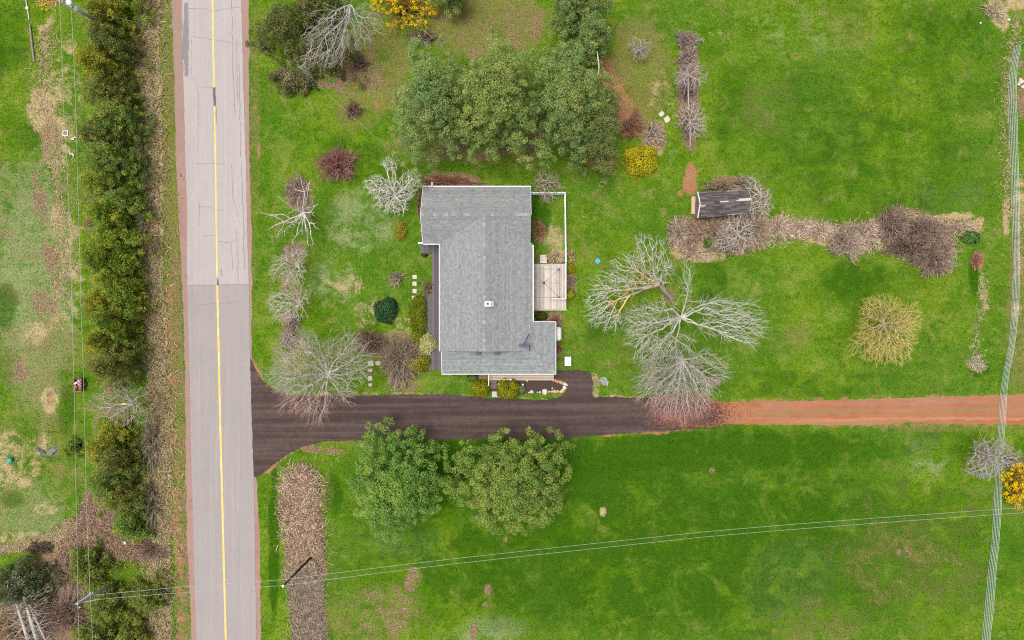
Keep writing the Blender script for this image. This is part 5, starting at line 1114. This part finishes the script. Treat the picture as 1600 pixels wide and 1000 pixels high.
# ---------------------------------------------------------------- twiggy shrubs
REDB = (.20, .085, .075); REDT = (.33, .17, .145); BRN = (.15, .10, .07); BRT = (.29, .20, .145); TAN = (.34, .245, .175); TANT = (.55, .43, .335); DKB = (.12, .08, .062); DKT = (.235, .165, .135); GRYB = (.22, .17, .14); GRYT = (.38, .32, .27); ORB = (.22, .10, .055); ORT = (.34, .18, .10)
SHR_T = [
 ('red_shrub','rounded reddish-brown bare shrub alone on the front lawn',526,257,31,31,1.9,380,REDB,REDT),
 ('brown_shrub','small dark reddish shrub left of the pines under the service wire',551,172,15,14,.9,150,(.15,.08,.07),(.25,.15,.13)),
 ('brown_shrub','dark bare shrub at the foot of the grey arching branches',563,98,14,12,1.0,130,DKB,DKT),
 ('brown_shrub','reddish-brown bare shrub partly hidden by the left pine top',660,58,26,14,1.0,200,DKB,(.25,.17,.15)),
 ('brown_shrub','brown bare shrub above the stepping stone path on the lower front lawn',578,534,26,23,1.2,280,BRN,(.25,.165,.12)),
 ('tan_shrub','large grey-brown arching shrub left of the clipped evergreens',627,567,35,38,1.5,480,(.17,.135,.10),(.33,.26,.195)),
 ('tan_shrub','small tan shrub on the lawn left of the first stepping stones',620,435,13,12,.6,150,(.22,.17,.11),(.36,.29,.21)),
 ('brown_shrub','small brown shrub between the stepping stones and the veranda',668,450,9,15,.7,110,BRN,BRT),
 ('orange_shrub','russet shrub against the house wall inside the white fence',842,361,12,20,.9,200,ORB,(.36,.23,.12)),
 ('tan_shrub','straw-coloured clump at the lower left corner of the fenced yard',868,402,16,10,.6,190,TAN,(.48,.36,.24)),
 ('tan_shrub','pale straw clump just outside the white fence above the deck',893,398,7,11,.6,90,(.34,.23,.13),(.50,.36,.20)),
 ('brown_shrub','brown shrub between the two small round evergreens by the deck',892,439,9,10,.6,130,BRN,(.33,.23,.17)),
 ('orange_shrub','russet shrub above the white oil tank',868,502,10,9,.6,120,ORB,(.30,.17,.11)),
 ('orange_shrub','russet shrub below the white oil tank',873,545,7,10,.6,110,ORB,(.30,.17,.11)),
 ('red_shrub','low russet hedge along the back wall of the house',705,284,46,10,.7,420,(.17,.07,.045),(.29,.14,.09)),
 ('brown_shrub','brown shrub tight against the upper left house corner',656,320,7,26,.8,120,BRN,(.27,.18,.13)),
 ('red_shrub','rust-coloured shrub beside the yellow-green conifer right of the pines',988,197,18,22,1.0,250,(.17,.075,.05),(.29,.15,.10)),
 ('tan_shrub','tan clump right of the rust shrub and above the yellow-green conifer',1022,210,18,20,.9,180,TAN,(.44,.36,.29)),
 ('brown_shrub','top end of the long bare hedge strip, reddish brown',1074,62,18,18,1.1,230,(.18,.12,.105),(.36,.275,.245)),
 ('brown_shrub','second brown clump of the long bare hedge strip',1074,92,17,18,1.1,210,(.2,.14,.12),(.39,.30,.265)),
 ('brown_shrub','brown clump midway down the long bare hedge strip',1076,140,16,24,.9,200,DKB,(.30,.22,.19)),
 ('brown_shrub','lowest brown clump of the long bare hedge strip',1077,195,14,24,.8,170,DKB,(.32,.25,.21)),
 ('brown_shrub','brown shrub along the upper wall of the shed',1130,292,34,13,1.4,260,(.18,.14,.09),(.36,.29,.19)),
 ('tan_shrub','pale shrub at the upper right corner of the shed roof',1160,285,16,12,1.8,150,GRYB,(.42,.34,.27)),
 ('tan_shrub','tan bramble at the left end of the long thicket',1062,364,22,24,1.2,240,TAN,(.52,.41,.31)),
 ('brown_shrub','reddish bramble heart of the left thicket below the shed',1084,366,22,22,1.4,200,(.2,.12,.08),(.40,.27,.2)),
 ('tan_shrub','tan bramble along the lower left edge of the thicket',1085,394,30,14,1.0,210,TAN,(.52,.41,.3)),
 ('brown_shrub','brown bramble between the left thicket and the silvery tree',1118,362,24,28,1.3,220,(.2,.14,.09),(.40,.30,.21)),
 ('tan_shrub','tan bramble at the bottom of the thicket under the silvery tree',1140,388,28,12,.9,200,(.26,.19,.13),(.38,.29,.2)),
 ('tan_shrub','tan bramble right of the silvery tree below the shed end',1182,358,24,30,1.3,280,(.25,.18,.12),(.40,.30,.21)),
 ('tan_shrub','straw clump where the thicket narrows, first of the band going right',1218,354,24,17,.9,230,TAN,TANT),
 ('tan_shrub','straw clump, second of the narrow thicket band going right',1252,355,25,15,.8,220,TAN,TANT),
 ('tan_shrub','straw clump, third of the narrow thicket band going right',1286,361,25,13,.8,210,TAN,TANT),
 ('tan_shrub','straw clump with dark centre, left of the big brown bramble',1325,378,30,28,1.3,400,(.22,.15,.10),(.44,.34,.265)),
 ('tan_shrub','straw clump between the dark-centred clump and the big bramble',1356,362,26,20,1.0,260,TAN,TANT),
 ('brown_shrub','upper left part of the big brown bramble at the thicket end',1398,352,34,26,1.5,400,DKB,(.29,.21,.165)),
 ('brown_shrub','upper right part of the big brown bramble at the thicket end',1447,360,36,24,1.6,420,DKB,(.30,.215,.165)),
 ('brown_shrub','centre of the big brown bramble at the thicket end',1428,385,36,26,1.5,420,DKB,DKT),
 ('brown_shrub','rounded bottom lobe of the big brown bramble at the thicket end',1462,405,36,28,1.4,450,DKB,(.31,.225,.175)),
 ('tan_shrub','straw spur at the far right tip of the thicket',1505,353,32,10,.5,240,TAN,(.46,.36,.25)),
 ('red_shrub','rust-coloured patch of stems right of the thicket tip',1527,407,10,15,.5,150,(.22,.10,.06),(.36,.19,.12)),
 ('brown_shrub','grey-brown tangle in the narrow roadside bed below the dead tree',458,391,20,9,.5,120,GRYB,(.33,.25,.2)),
 ('brown_shrub','grey-brown stalks in the bed behind the dead white tree',466,300,20,28,.6,260,(.2,.145,.11),(.33,.24,.19)),
 ('brown_shrub','brown stalks at the foot of the lower fan-shaped tree',456,508,14,22,.6,150,GRYB,(.34,.26,.22)),
 ('brown_shrub','grey-brown stalks left of the wide bare tree',450,532,18,14,.5,110,GRYB,(.34,.27,.24)),
 ('brown_shrub','small brown tuft of stems inside the bare tree shade near the driveway',1116,596,10,7,.4,90,BRN,(.34,.25,.18)),
 ('brown_shrub','brown bare branches among the evergreen row facing the left yard',150,346,20,16,2.2,200,(.2,.13,.09),(.36,.25,.18)),
 ('brown_shrub','dark twiggy shrub on the road side of the evergreen row, upper part',216,226,14,30,1.4,160,(.18,.15,.08),(.32,.27,.16)),
 ('brown_shrub','dark twiggy shrub on the road side of the evergreen row, middle part',224,340,14,40,1.3,170,(.18,.15,.08),(.31,.26,.16)),
 ('brown_shrub','dark twiggy shrub on the road side of the evergreen row, below the gap',234,690,18,50,1.5,220,(.19,.16,.09),(.33,.28,.19)),
 ('brown_shrub','dark twiggy shrub on the road side of the evergreen row, lower end',236,790,16,42,1.4,190,(.19,.16,.09),(.33,.29,.2)),
 ('brown_shrub','brown bramble at the lower end of the left clearing, by the road',235,862,26,18,.8,240,BRN,(.30,.2,.15)),
 ('brown_shrub','brown bramble in the clearing left of the rounded evergreen',112,905,34,34,.8,220,(.2,.13,.09),(.36,.26,.2)),
 ('brown_shrub','matted brown bramble at the bottom edge below the pole',100,965,44,34,1.2,420,(.15,.09,.065),(.28,.19,.15)),
 ('brown_shrub','orange-brown matted stems in the lower left corner',20,985,50,30,.9,380,(.2,.12,.06),(.33,.22,.13)),
 ('brown_shrub','dead brown patch in the lower right of the lawn beside the fence corner bush',1582,722,20,12,.8,160,(.14,.07,.05),(.24,.15,.12)),
 ('tan_shrub','pale flattened weed tuft in the grass near the lower right trees',1527,568,16,14,.3,120,(.3,.26,.17),(.44,.38,.27)),
 ('tan_shrub','dry tuft at the upper right corner of the field',1556,16,20,18,.4,160,TAN,(.44,.36,.24)),
]
for k, (nm, lb, px, py, rx, ry, h, n, cb, ct) in enumerate(SHR_T): twig_shrub(nm, lb, px, py, rx, ry, h, n, cb, ct, 400 + k, group='bare shrubs')

# ---------------------------------------------------------------- leafy and clipped shrubs
YG = [(.19, .205, .012), (.33, .32, .02)]; DG = [(.075, .105, .014), (.135, .155, .022)]
globe_bush('round_conifer', 'golden-green rounded conifer beside the rust shrub', 1003, 249, 27, 26, 1.9, [(.38, .34, .014), (.62, .51, .03)], 501, 5200, parts=[(0, 0, 1, 1, 1), (-12, -8, .55, .5, .9), (12, 6, .55, .55, .8), (-8, 12, .55, .5, .8), (10, -12, .5, .5, .85)])
globe_bush('clipped_conifer', 'clipped yellow-green conifer left of the porch steps', 750, 607.5, 14.5, 15, 1.4, YG, 502, 3600, parts=[(-5, 0, .72, .95, 1), (6, 0, .65, .95, .95), (0, 4, .6, .6, 1)])
globe_bush('clipped_conifer', 'larger clipped yellow-green conifer right of the porch steps', 794, 608, 17, 17.5, 1.6, YG, 503, 4600, parts=[(-6, 0, .7, .95, 1), (7, -3, .62, .75, 1), (5, 7, .65, .6, .95)])
globe_bush('clipped_conifer', 'clipped golden conifer at the lower end of the veranda', 652, 567, 20, 15, 1.3, YG, 504, 4000, parts=[(-6, 1, .75, .95, .9), (6, 0, .72, .95, 1)])
globe_bush('clipped_hedge', 'dense olive clipped hedge along the veranda edge', 654, 492, 14.5, 31, 1.2, [(.12, .155, .012), (.23, .25, .02)], 505, 6200, parts=[(0, -14, .95, .55, 1), (0, 0, 1, .6, 1), (1, 15, .95, .5, .9)])
globe_bush('bright_shrub', 'lime green foliage between the hedge and the creamy shrub', 655, 528, 13, 14, .9, [(.13, .17, .012), (.26, .27, .02)], 506, 2200)
globe_bush('variegated_shrub', 'creamy yellow variegated shrub against the veranda', 667.5, 538, 15, 17, 1.2, [(.33, .34, .10), (.62, .58, .30)], 507, 3200, (.17, .1))
globe_bush('dark_shrub', 'dark green rounded shrub on the front lawn', 602, 485, 18, 21, 1.3, [(.03, .085, .035), (.065, .14, .055)], 508, 4600, (.15, .1), parts=[(0, 0, 1, .95, 1), (-8, 8, .5, .5, .8), (6, -8, .6, .5, .9)])
globe_bush('round_conifer', 'upper small round yellow-green conifer beside the deck railing', 892, 419.5, 7, 8, .7, YG, 509, 1300)
globe_bush('round_conifer', 'lower small round yellow-green conifer beside the deck railing', 892, 460, 7.2, 8.5, .7, YG, 510, 1300)
globe_bush('small_shrub', 'small dark green tuft at the veranda notch', 663, 397.5, 5, 4, .4, [(.03, .08, .012), (.06, .13, .02)], 511, 500)
globe_bush('small_shrub', 'bright green leafy plant left of the clipped conifers under the roof edge', 738, 590.5, 8, 6, .5, [(.06, .13, .02), (.14, .22, .06)], 512, 700, (.16, .1))
globe_bush('spiky_plant', 'pale green plant at the left end of the mulch bed', 815.5, 609, 5.5, 8, .5, [(.13, .21, .08), (.20, .28, .13)], 513, 700, (.16, .07))
globe_bush('green_weeds', 'leafy green plant at the right tip of the thicket', 1519, 371, 15, 10, .5, [(.06, .15, .03), (.13, .24, .07)], 514, 900, (.2, .13))
globe_bush('green_weeds', 'small green plant in the left part of the thicket', 1107, 379, 5, 9, 1.5, [(.09, .2, .02), (.15, .27, .05)], 515, 300, (.18, .1))
globe_bush('green_weeds', 'dark green herb patch on the left side of the conifer bed', 1020, 205, 8, 8, .5, [(.05, .09, .05), (.08, .12, .07)], 516, 400)
globe_bush('green_weeds', 'pale green herb clump at the front of the top shrubbery', 443, 118, 12, 15, .5, [(.09, .17, .05), (.14, .22, .08)], 517, 900)
globe_bush('dark_shrub', 'dark olive plants in the bed under the house eave beside the tank', 846, 494, 10, 7, .5, [(.05, .07, .012), (.10, .11, .02)], 518, 700)
globe_bush('golden_shrub', 'small golden bare-looking shrub on the lawn left of the veranda notch', 626, 359, 10, 16, .9, [(.30, .24, .03), (.48, .34, .05)], 519, 1100, (.16, .05))
# forsythia in flower
for px, py, rx, ry, h, lb, sd in ((632, 4, 52, 38, 2.4, 'bright yellow flowering forsythia at the top edge', 530), (1596, 757, 30, 32, 2.2, 'bright yellow flowering forsythia at the right edge', 531)):
    t = twig_shrub('forsythia', lb, px, py, rx, ry, h, 260, (.2, .14, .06), (.42, .30, .05), sd, group='forsythia bushes')
    r = np.random.default_rng(sd); c = P(px, py, h * .55); n = 120; a = r.uniform(0, 6.28, n); u = np.sqrt(r.random(n)); C = np.stack([c.x + rx / K * u * np.cos(a), c.y + ry / K * u * np.sin(a), h * (1.05 - .6 * u * u)], 1)
    V, cl = leaf_quads(C, r.uniform(.16, .34, n), 34, .13, .09, np.tile((.85, .60, .012), (n, 1)) * r.uniform(.7, 1.1, (n, 1)), r, shell=.4); mesh_np('blossom', V, np.arange(len(V)).reshape(-1, 4), M['leaf'], t, cl)

# ---------------------------------------------------------------- dry grass and reeds (uncountable)
def straw(name, label, n, sampler, L, hgt, cols, seed, wd=.03, flat=.55, mat='straw'):
    r = np.random.default_rng(seed); x, y = sampler(r, n); n = len(x); X = (x - 800) / K; Y = (500 - y) / K; cs = np.array(cols)
    a = r.uniform(0, 6.28, n); l = L * r.uniform(.5, 1.3, n); z = hgt * r.uniform(.2, 1.2, n); w_ = wd * r.uniform(.6, 1.5, n)
    p0 = np.stack([X, Y, np.zeros(n) + .01], 1); p1 = p0 + np.stack([np.cos(a) * l * .5, np.sin(a) * l * .5, z], 1); p2 = p0 + np.stack([np.cos(a) * l, np.sin(a) * l, z * (1 - flat)], 1)
    s = np.stack([-np.sin(a) * w_, np.cos(a) * w_, np.zeros(n)], 1); V = np.stack([p0 - s, p0 + s, p1 + s, p1 - s, p1 - s, p1 + s, p2 + s * .4, p2 - s * .4], 1).reshape(-1, 3)
    c = cs[r.integers(0, len(cs), n)] * r.uniform(.7, 1.25, (n, 1)); o = mesh_np(name, V, np.arange(len(V)).reshape(-1, 4), M[mat], None, np.repeat(c, 8, axis=0))
    return tag(o, label, 'grass', kind='stuff')
def along(pts, hw):
    pts = np.array(pts, float); sg = np.linalg.norm(pts[1:] - pts[:-1], axis=1); cum = np.concatenate([[0], np.cumsum(sg)])
    def f(r, n):
        s = r.random(n) * cum[-1]; i = np.clip(np.searchsorted(cum, s) - 1, 0, len(sg) - 1); t = (s - cum[i]) / sg[i]
        p = pts[i] + (pts[i + 1] - pts[i]) * t[:, None]; o = r.normal(0, .6, n) * hw * r.choice([.6, 1.0, 1.6], n); return p[:, 0] + o, p[:, 1] + r.normal(0, 3, n)
    return f
def inpoly(poly, soft=2.5):
    xs_, ys_ = [p[0] for p in poly], [p[1] for p in poly]
    def f(r, n):
        x = r.uniform(min(xs_), max(xs_), n * 2); y = r.uniform(min(ys_), max(ys_), n * 2); k = in_poly(x, y, poly); x = x[k][:n]; y = y[k][:n]; s = soft * np.where(r.random(len(x)) < .35, 3.0, 1.0); return x + r.normal(0, 1, len(x)) * s, y + r.normal(0, 1, len(x)) * s
    return f
SC1 = [(.40, .31, .18), (.32, .25, .13), (.46, .37, .23), (.24, .19, .09)]
straw('dry_verge_grass', 'tall dry straw-coloured grass along the left road verge', 15000, along([(236,-30),(230,60),(234,150),(237,250),(237,350),(238,450),(246,550),(252,640),(253,740),(251,850),(252,1030)], 15), .5, .3, SC1, 601)
SC2 = [(.54, .41, .29), (.46, .33, .22), (.62, .49, .36), (.29, .19, .125)]
straw('reed_bed', 'bed of flattened pinkish-brown dry canes beside the road', 11000, inpoly([(449,747),(458,738),(472,734),(486,737),(492,750),(494,780),(496,830),(500,860),(494,880),(470,876),(456,858),(450,820),(447,780)], 3), .7, .5, SC2 + [(.2, .12, .085), (.34, .22, .16)], 602, .018, .3)
straw('reed_bed_remains', 'greyish matted lower end of the dry reed bed', 8000, inpoly([(455,878),(496,880),(503,920),(508,1000),(508,1040),(462,1040),(458,960)], 2.2), .5, .22, [(.30, .23, .17), (.22, .165, .125), (.38, .31, .21), (.16, .12, .095)], 603, .022)
straw('thicket_dry_grass', 'matted pale dry grass filling the long thicket', 9000, inpoly([(1050,352),(1090,350),(1180,345),(1225,338),(1260,345),(1295,350),(1330,350),(1380,338),(1420,334),(1470,342),(1530,352),(1530,358),(1498,368),(1488,418),(1462,424),(1415,400),(1365,392),(1335,402),(1310,396),(1285,374),(1240,376),(1190,386),(1120,400),(1065,394)], 2), .45, .25, SC2 + [(.5, .41, .28), (.24, .17, .1), (.16, .15, .05)], 604, .017)
straw('bramble_litter', 'brown dead bracken carpet in the clearing at lower left', 12000, inpoly([(140,770),(170,768),(180,790),(185,830),(200,850),(240,840),(255,870),(230,880),(170,870),(150,900),(125,920),(95,930),(60,1000),(0,1010),(0,960),(60,930),(90,900),(95,860),(110,830)]), .5, .22, [(.33, .215, .145), (.25, .155, .105), (.40, .28, .2), (.17, .11, .075)], 605, .024)
straw('yard_edge_straw', 'pale dead grass along the edge of the left yard', 2200, along([(75,40),(65,150),(85,215),(90,290),(95,350),(105,410),(90,470)], 14), .35, .1, SC1, 606, .02)
straw('yard_edge_straw', 'pale dead grass below the mown left yard', 2200, along([(-10,860),(40,852),(90,838),(115,815)], 12), .4, .15, SC1, 607, .022)
straw('fence_line_straw', 'dry weeds along the foot of the wire fence', 1300, along([(1590,20),(1572,130),(1573,330),(1592,340),(1595,420)], 10), .35, .12, SC1, 608, .02)
straw('pine_litter', 'orange-brown fallen needles at the right side of the pines', 5000, inpoly([(935,95),(950,92),(965,130),(985,160),(992,185),(978,195),(960,160),(942,130)], 4), .25, .03, [(.34, .17, .08), (.27, .13, .065), (.38, .22, .11)], 609, .02)
straw('weed_strip', 'ragged dry weed strip on the right lawn', 380, along([(1537,440),(1538,480),(1526,515),(1524,545),(1528,580)], 9), .3, .08, [(.42, .36, .24), (.16, .19, .05), (.34, .30, .17), (.1, .15, .03)], 610, .022)

# ---------------------------------------------------------------- things lying in the left yard
cart = thing('garden_cart', 'small dark red cart full of junk beside the evergreen row', 'cart', P(123, 602)); cq = P(123, 601, .5); M['redpaint'] = mat_plain('dull_red_paint', (.22, .045, .035), .6, 0, .3)
cb = MB(); W_, L_ = .8, 1.25
cb.box((cq.x, cq.y, .38), (W_, L_, .05)); cb.box((cq.x - W_ / 2, cq.y, .56), (.05, L_, .36)); cb.box((cq.x + W_ / 2, cq.y, .56), (.05, L_, .36)); cb.build('tray', M['redpaint'], cart)
MB().box((cq.x, cq.y - L_ / 2 - .03, .56), (W_ + .1, .06, .40)).build('tailboard', mat_plain('rusty_board', (.33, .10, .06), .7, 0, .3), cart); MB().box((cq.x, cq.y + L_ / 2 + .03, .56), (W_ + .1, .06, .38)).build('headboard', M['dark'], cart)
for s in (-1, 1):
    wh = MB(); c0 = Vector((cq.x + s * .52, cq.y, .24)); wh.tube([c0 + Vector((-.05, 0, 0)), c0 + Vector((.05, 0, 0))], .24, 14); wh = wh.build('wheel', M['dark'], cart); MB().tube([c0 + Vector((-.055, 0, 0)), c0 + Vector((.055, 0, 0))], .1, 10).build('rim', M['galv'], wh)
MB().beam((cq.x - .1, cq.y + L_ / 2, .4), (cq.x + .1, cq.y + L_ / 2 + .5, .3), .05, .05).build('drawbar', M['dark'], cart)
rj = random.Random(2)
for k in range(16):
    x, y = cq.x + rj.uniform(-.3, .3), cq.y + rj.uniform(-.5, .5); c = rj.choice([(.5, .46, .42), (.3, .22, .18), (.6, .58, .55), (.2, .16, .18), (.45, .3, .2)]); MB().box((x, y, rj.uniform(.5, .66)), (rj.uniform(.08, .22), rj.uniform(.08, .3), .12), rj.uniform(0, 3), c).build('scrap_piece', M['rock'], cart)
tp_ = thing('folded_tarp', 'grey folded tarpaulin draped like open wings on the left yard', 'tarp', P(73, 705)); M['tarp'] = mat_plain('grey_tarp', (.20, .20, .205), .6, 0, .3, 2.5); M['tarp2'] = mat_plain('dark_tarp', (.11, .11, .115), .6, 0, .35, 2.5)
def fold(poly, z, nm, mt):
    pts = dens(poly, 3, .35, random.Random(4)); c = (sum(p[0] for p in pts) / len(pts), sum(p[1] for p in pts) / len(pts)); V = []; F = []; n = len(pts)
    for rr0, hh in ((1, .0), (.75, .7), (.4, 1.0)):
        for j, p in enumerate(pts): q = P(c[0] + (p[0] - c[0]) * rr0, c[1] + (p[1] - c[1]) * rr0); V.append((q.x, q.y, .01 + z * hh * (1 + .3 * math.sin(j * 1.3))))
    q = P(*c); V.append((q.x, q.y, z))
    for l in range(2):
        for j in range(n): j2 = (j + 1) % n; F.append((l * n + j, l * n + j2, (l + 1) * n + j2, (l + 1) * n + j))
    m = MB(); m._add(V, F + [(2 * n + j, 2 * n + (j + 1) % n, 3 * n) for j in range(n)], None); return m.build(nm, M[mt], tp_)
fold([(55,700),(61,699),(70,704),(77,711),(74,714),(66,711)], .22, 'flap', 'tarp2'); fold([(73,713),(75,706),(83,698),(87,697),(91,702),(82,712)], .3, 'flap', 'tarp')
q = P(15, 719.5, .25); tb2 = thing('teal_pail', 'teal plastic pail lying on the left yard', 'pail', (q.x, q.y, 0)); M['teal'] = mat_plain('teal_plastic', (.02, .33, .30), .4, 0, .1)
MB().lathe((q.x, q.y, 0), [(.2, 0), (.27, .12), (.27, .26), (.2, .38), (.06, .42)], 16).build('shell', M['teal'], tb2, True); MB().tube([(q.x - .26, q.y, .2), (q.x - .3, q.y + .15, .3), (q.x + .1, q.y + .3, .25), (q.x + .26, q.y + .05, .2)], .015, 5).build('handle', M['dark'], tb2)
q = P(102, 208, .1); sf2 = thing('square_frame', 'empty white square frame on the grass under the outer line', 'frame', (q.x, q.y, 0))  # empty square frame, built as a window frame lying on the ground
for dx, dy, sx, sy in ((0, .24, .56, .08), (0, -.24, .56, .08), (.24, 0, .08, .4), (-.24, 0, .08, .4)): MB().box((q.x + dx, q.y + dy, .06), (sx, sy, .08)).build('side_board', M['white'], sf2)
for px, py, lb, sd in ((114, 216, 'crumpled white plastic sheet just right of the white square frame', 1), (112, 241, 'crumpled white plastic sheet below the white square frame', 2), (193, 168, 'bluish scrap of sheeting on the road side of the evergreens', 3)):
    r = random.Random(sd); q = P(px, py, .1); m = MB()
    nn_ = 7; vs = []; a0 = r.uniform(0, 3)
    for u_ in range(nn_):
        for v_ in range(4): x_, y_ = (u_ / 6 - .5) * .55, (v_ / 3 - .5) * .2 + .07 * math.sin(u_ * 1.7); vs.append((q.x + x_ * math.cos(a0) - y_ * math.sin(a0) + r.uniform(-.05, .05), q.y + x_ * math.sin(a0) + y_ * math.cos(a0) + r.uniform(-.05, .05), .05 + r.uniform(0, .14)))
    m._add(vs, [(u_ * 4 + v_, u_ * 4 + v_ + 1, u_ * 4 + v_ + 5, u_ * 4 + v_ + 4) for u_ in range(nn_ - 1) for v_ in range(3)], None)
    tag(m.build('plastic_sheet', M['white'] if sd < 3 else M['whiteblue']), lb, 'litter', 'scraps of white litter')
for px, py, rr0, lb in ((85.5, 880, .2, 'white stone beside the dark evergreen at lower left'), (195.5, 848, .2, 'white stone in the brown clearing below the evergreen row'), (139, 840, .15, 'pale stone under the inner power line in the clearing'), (1238 , 369, .15, 'white block lying in the narrow thicket band'), (1532, 36, .12, 'pale stone near the upper right corner of the field'), (1576, 31, .14, 'pale stone at the top right beyond the mown edge')):
    q = P(px, py); tag(MB().rock((q.x, q.y, rr0 * .3), (rr0 * 1.2, rr0 * .8, rr0 * .5), RS, (.62, .6, .58)).build('white_stone', M['rock'], None, True), lb, 'stone', 'scattered pale stones')
for px, py, rr0, lb in ((1595,128,.28,'largest of the field stones heaped beyond the wire fence'),(1591,132,.2,'leftmost field stone of the heap beyond the wire fence'),(1598,136,.25,'lowest field stone of the heap beyond the wire fence'),(1594,124,.16,'topmost and smallest field stone of the heap beyond the wire fence')):
    q = P(px, py); tag(MB().rock((q.x, q.y, rr0 * .3), (rr0 * 1.2, rr0 * .8, rr0 * .5), RS, (.48, .42, .36)).build('field_stone', M['rock'], None, True), lb, 'stone', 'field stones by the fence')
pl1 = P(46, 37, .1), P(53.5, 97, .1); tag(MB().tube([P(46.5, 38, .1), P(50, 70, .1), P(53.5, 97, .1)], [.09, .11, .09], 8).build('fallen_post', mat_wood('old_post', (.24, .18, .155), (6, 6, 1))), 'brown wooden post lying on the upper left yard', 'post')
t = thing('white_pipe', 'white capped pipe lying above the brown post on the upper left yard', 'pipe', P(43, 14)); MB().tube([P(40.5, 0, .08), P(43, 13, .08), P(45.5, 31, .08)], .06, 8).build('pipe_body', M['galv'], t); q = P(43, 13, .1); MB().box((q.x, q.y, .12), (.26, .24, .2)).build('cap', M['white'], t)
# brush pile and fallen trunks at lower left
twig_shrub('brush_pile', 'dark rectangular brush pile at the edge of the left yard', 61, 857, 21, 11, .6, 260, (.10, .07, .055), (.17, .12, .095), 620, 'brush pile', None, spread=.95, tw=3, rad=.025)
for k, (a, b, lb) in enumerate((((24,938,2.2),(47,1008,.5),'left of three long pale fallen trunks in the lower left corner'),((37,932,2.6),(60,1006,.5),'middle of three long pale fallen trunks in the lower left corner'),((40,933,2.4),(74,1006,.5),'right of three long pale fallen trunks, the thinnest'))):
    A_, B_ = P(*a), P(*b); t = thing('fallen_tree', lb, 'fallen tree', (B_.x, B_.y, 0), 'fallen trunks'); r0 = (.17, .19, .1)[k]
    MB().tube([A_, A_.lerp(B_, .35) + Vector((.05, 0, .05)), A_.lerp(B_, .7), B_], [r0 * .6, r0 * .8, r0, r0 * 1.1], 9, (.40, .38, .34)).build('trunk', M['bark'], t, True)
    r = np.random.default_rng(630 + k); n = 45; s = r.random(n); p0 = np.array(A_) + (np.array(B_) - np.array(A_)) * s[:, None]; d_ = norm(np.stack([r.choice([-1, 1], n) * r.uniform(.4, 1, n), r.normal(.3, .5, n), r.uniform(-.2, .5, n)], 1)); p1 = p0 + d_ * r.uniform(.5, 1.7, n)[:, None]; p2 = p1 + norm(d_ + r.normal(size=(n, 3)) * .4) * r.uniform(.3, 1.2, n)[:, None]
    p1[:, 2] = np.maximum(p1[:, 2], .05); p2[:, 2] = np.maximum(p2[:, 2], .05)
    V, F, C = tubes(np.concatenate([p0, p1]), np.concatenate([p1, p2]), np.concatenate([np.full(n, .035), np.full(n, .022)]), np.concatenate([np.full(n, .022), np.full(n, .012)]), np.tile((.34, .29, .25), (2 * n, 1)) * r.uniform(.8, 1.2, (2 * n, 1)), None, 4); mesh_np('branches', V, F, M['twig'], t, C)
# daffodils by the corner pole
dz = np.random.default_rng(640); n = 90; C = np.stack([P(72, 6).x + dz.normal(0, .45, n), P(72, 6).y + dz.normal(0, .45, n), dz.uniform(.1, .25, n)], 1); V, cl = leaf_quads(C, np.full(n, .06), 3, .12, .09, np.tile((.75, .58, .02), (n, 1)), dz); tag(mesh_np('daffodils', V, np.arange(len(V)).reshape(-1, 4), M['leaf'], None, cl), 'patch of yellow flowers beside the top left utility pole', 'flowers', kind='stuff')

o = MB().tube([P(933, 80, 6.2), P(934.5, 92, 6.0), P(936, 104, 5.6), P(934.5, 118, 5.2)], [.05, .06, .06, .03], 6, (.6, .58, .55)).build('dead_limb', M['bark']); tag(o, 'pale dead limb hanging off the right side of the big right pine', 'branch')
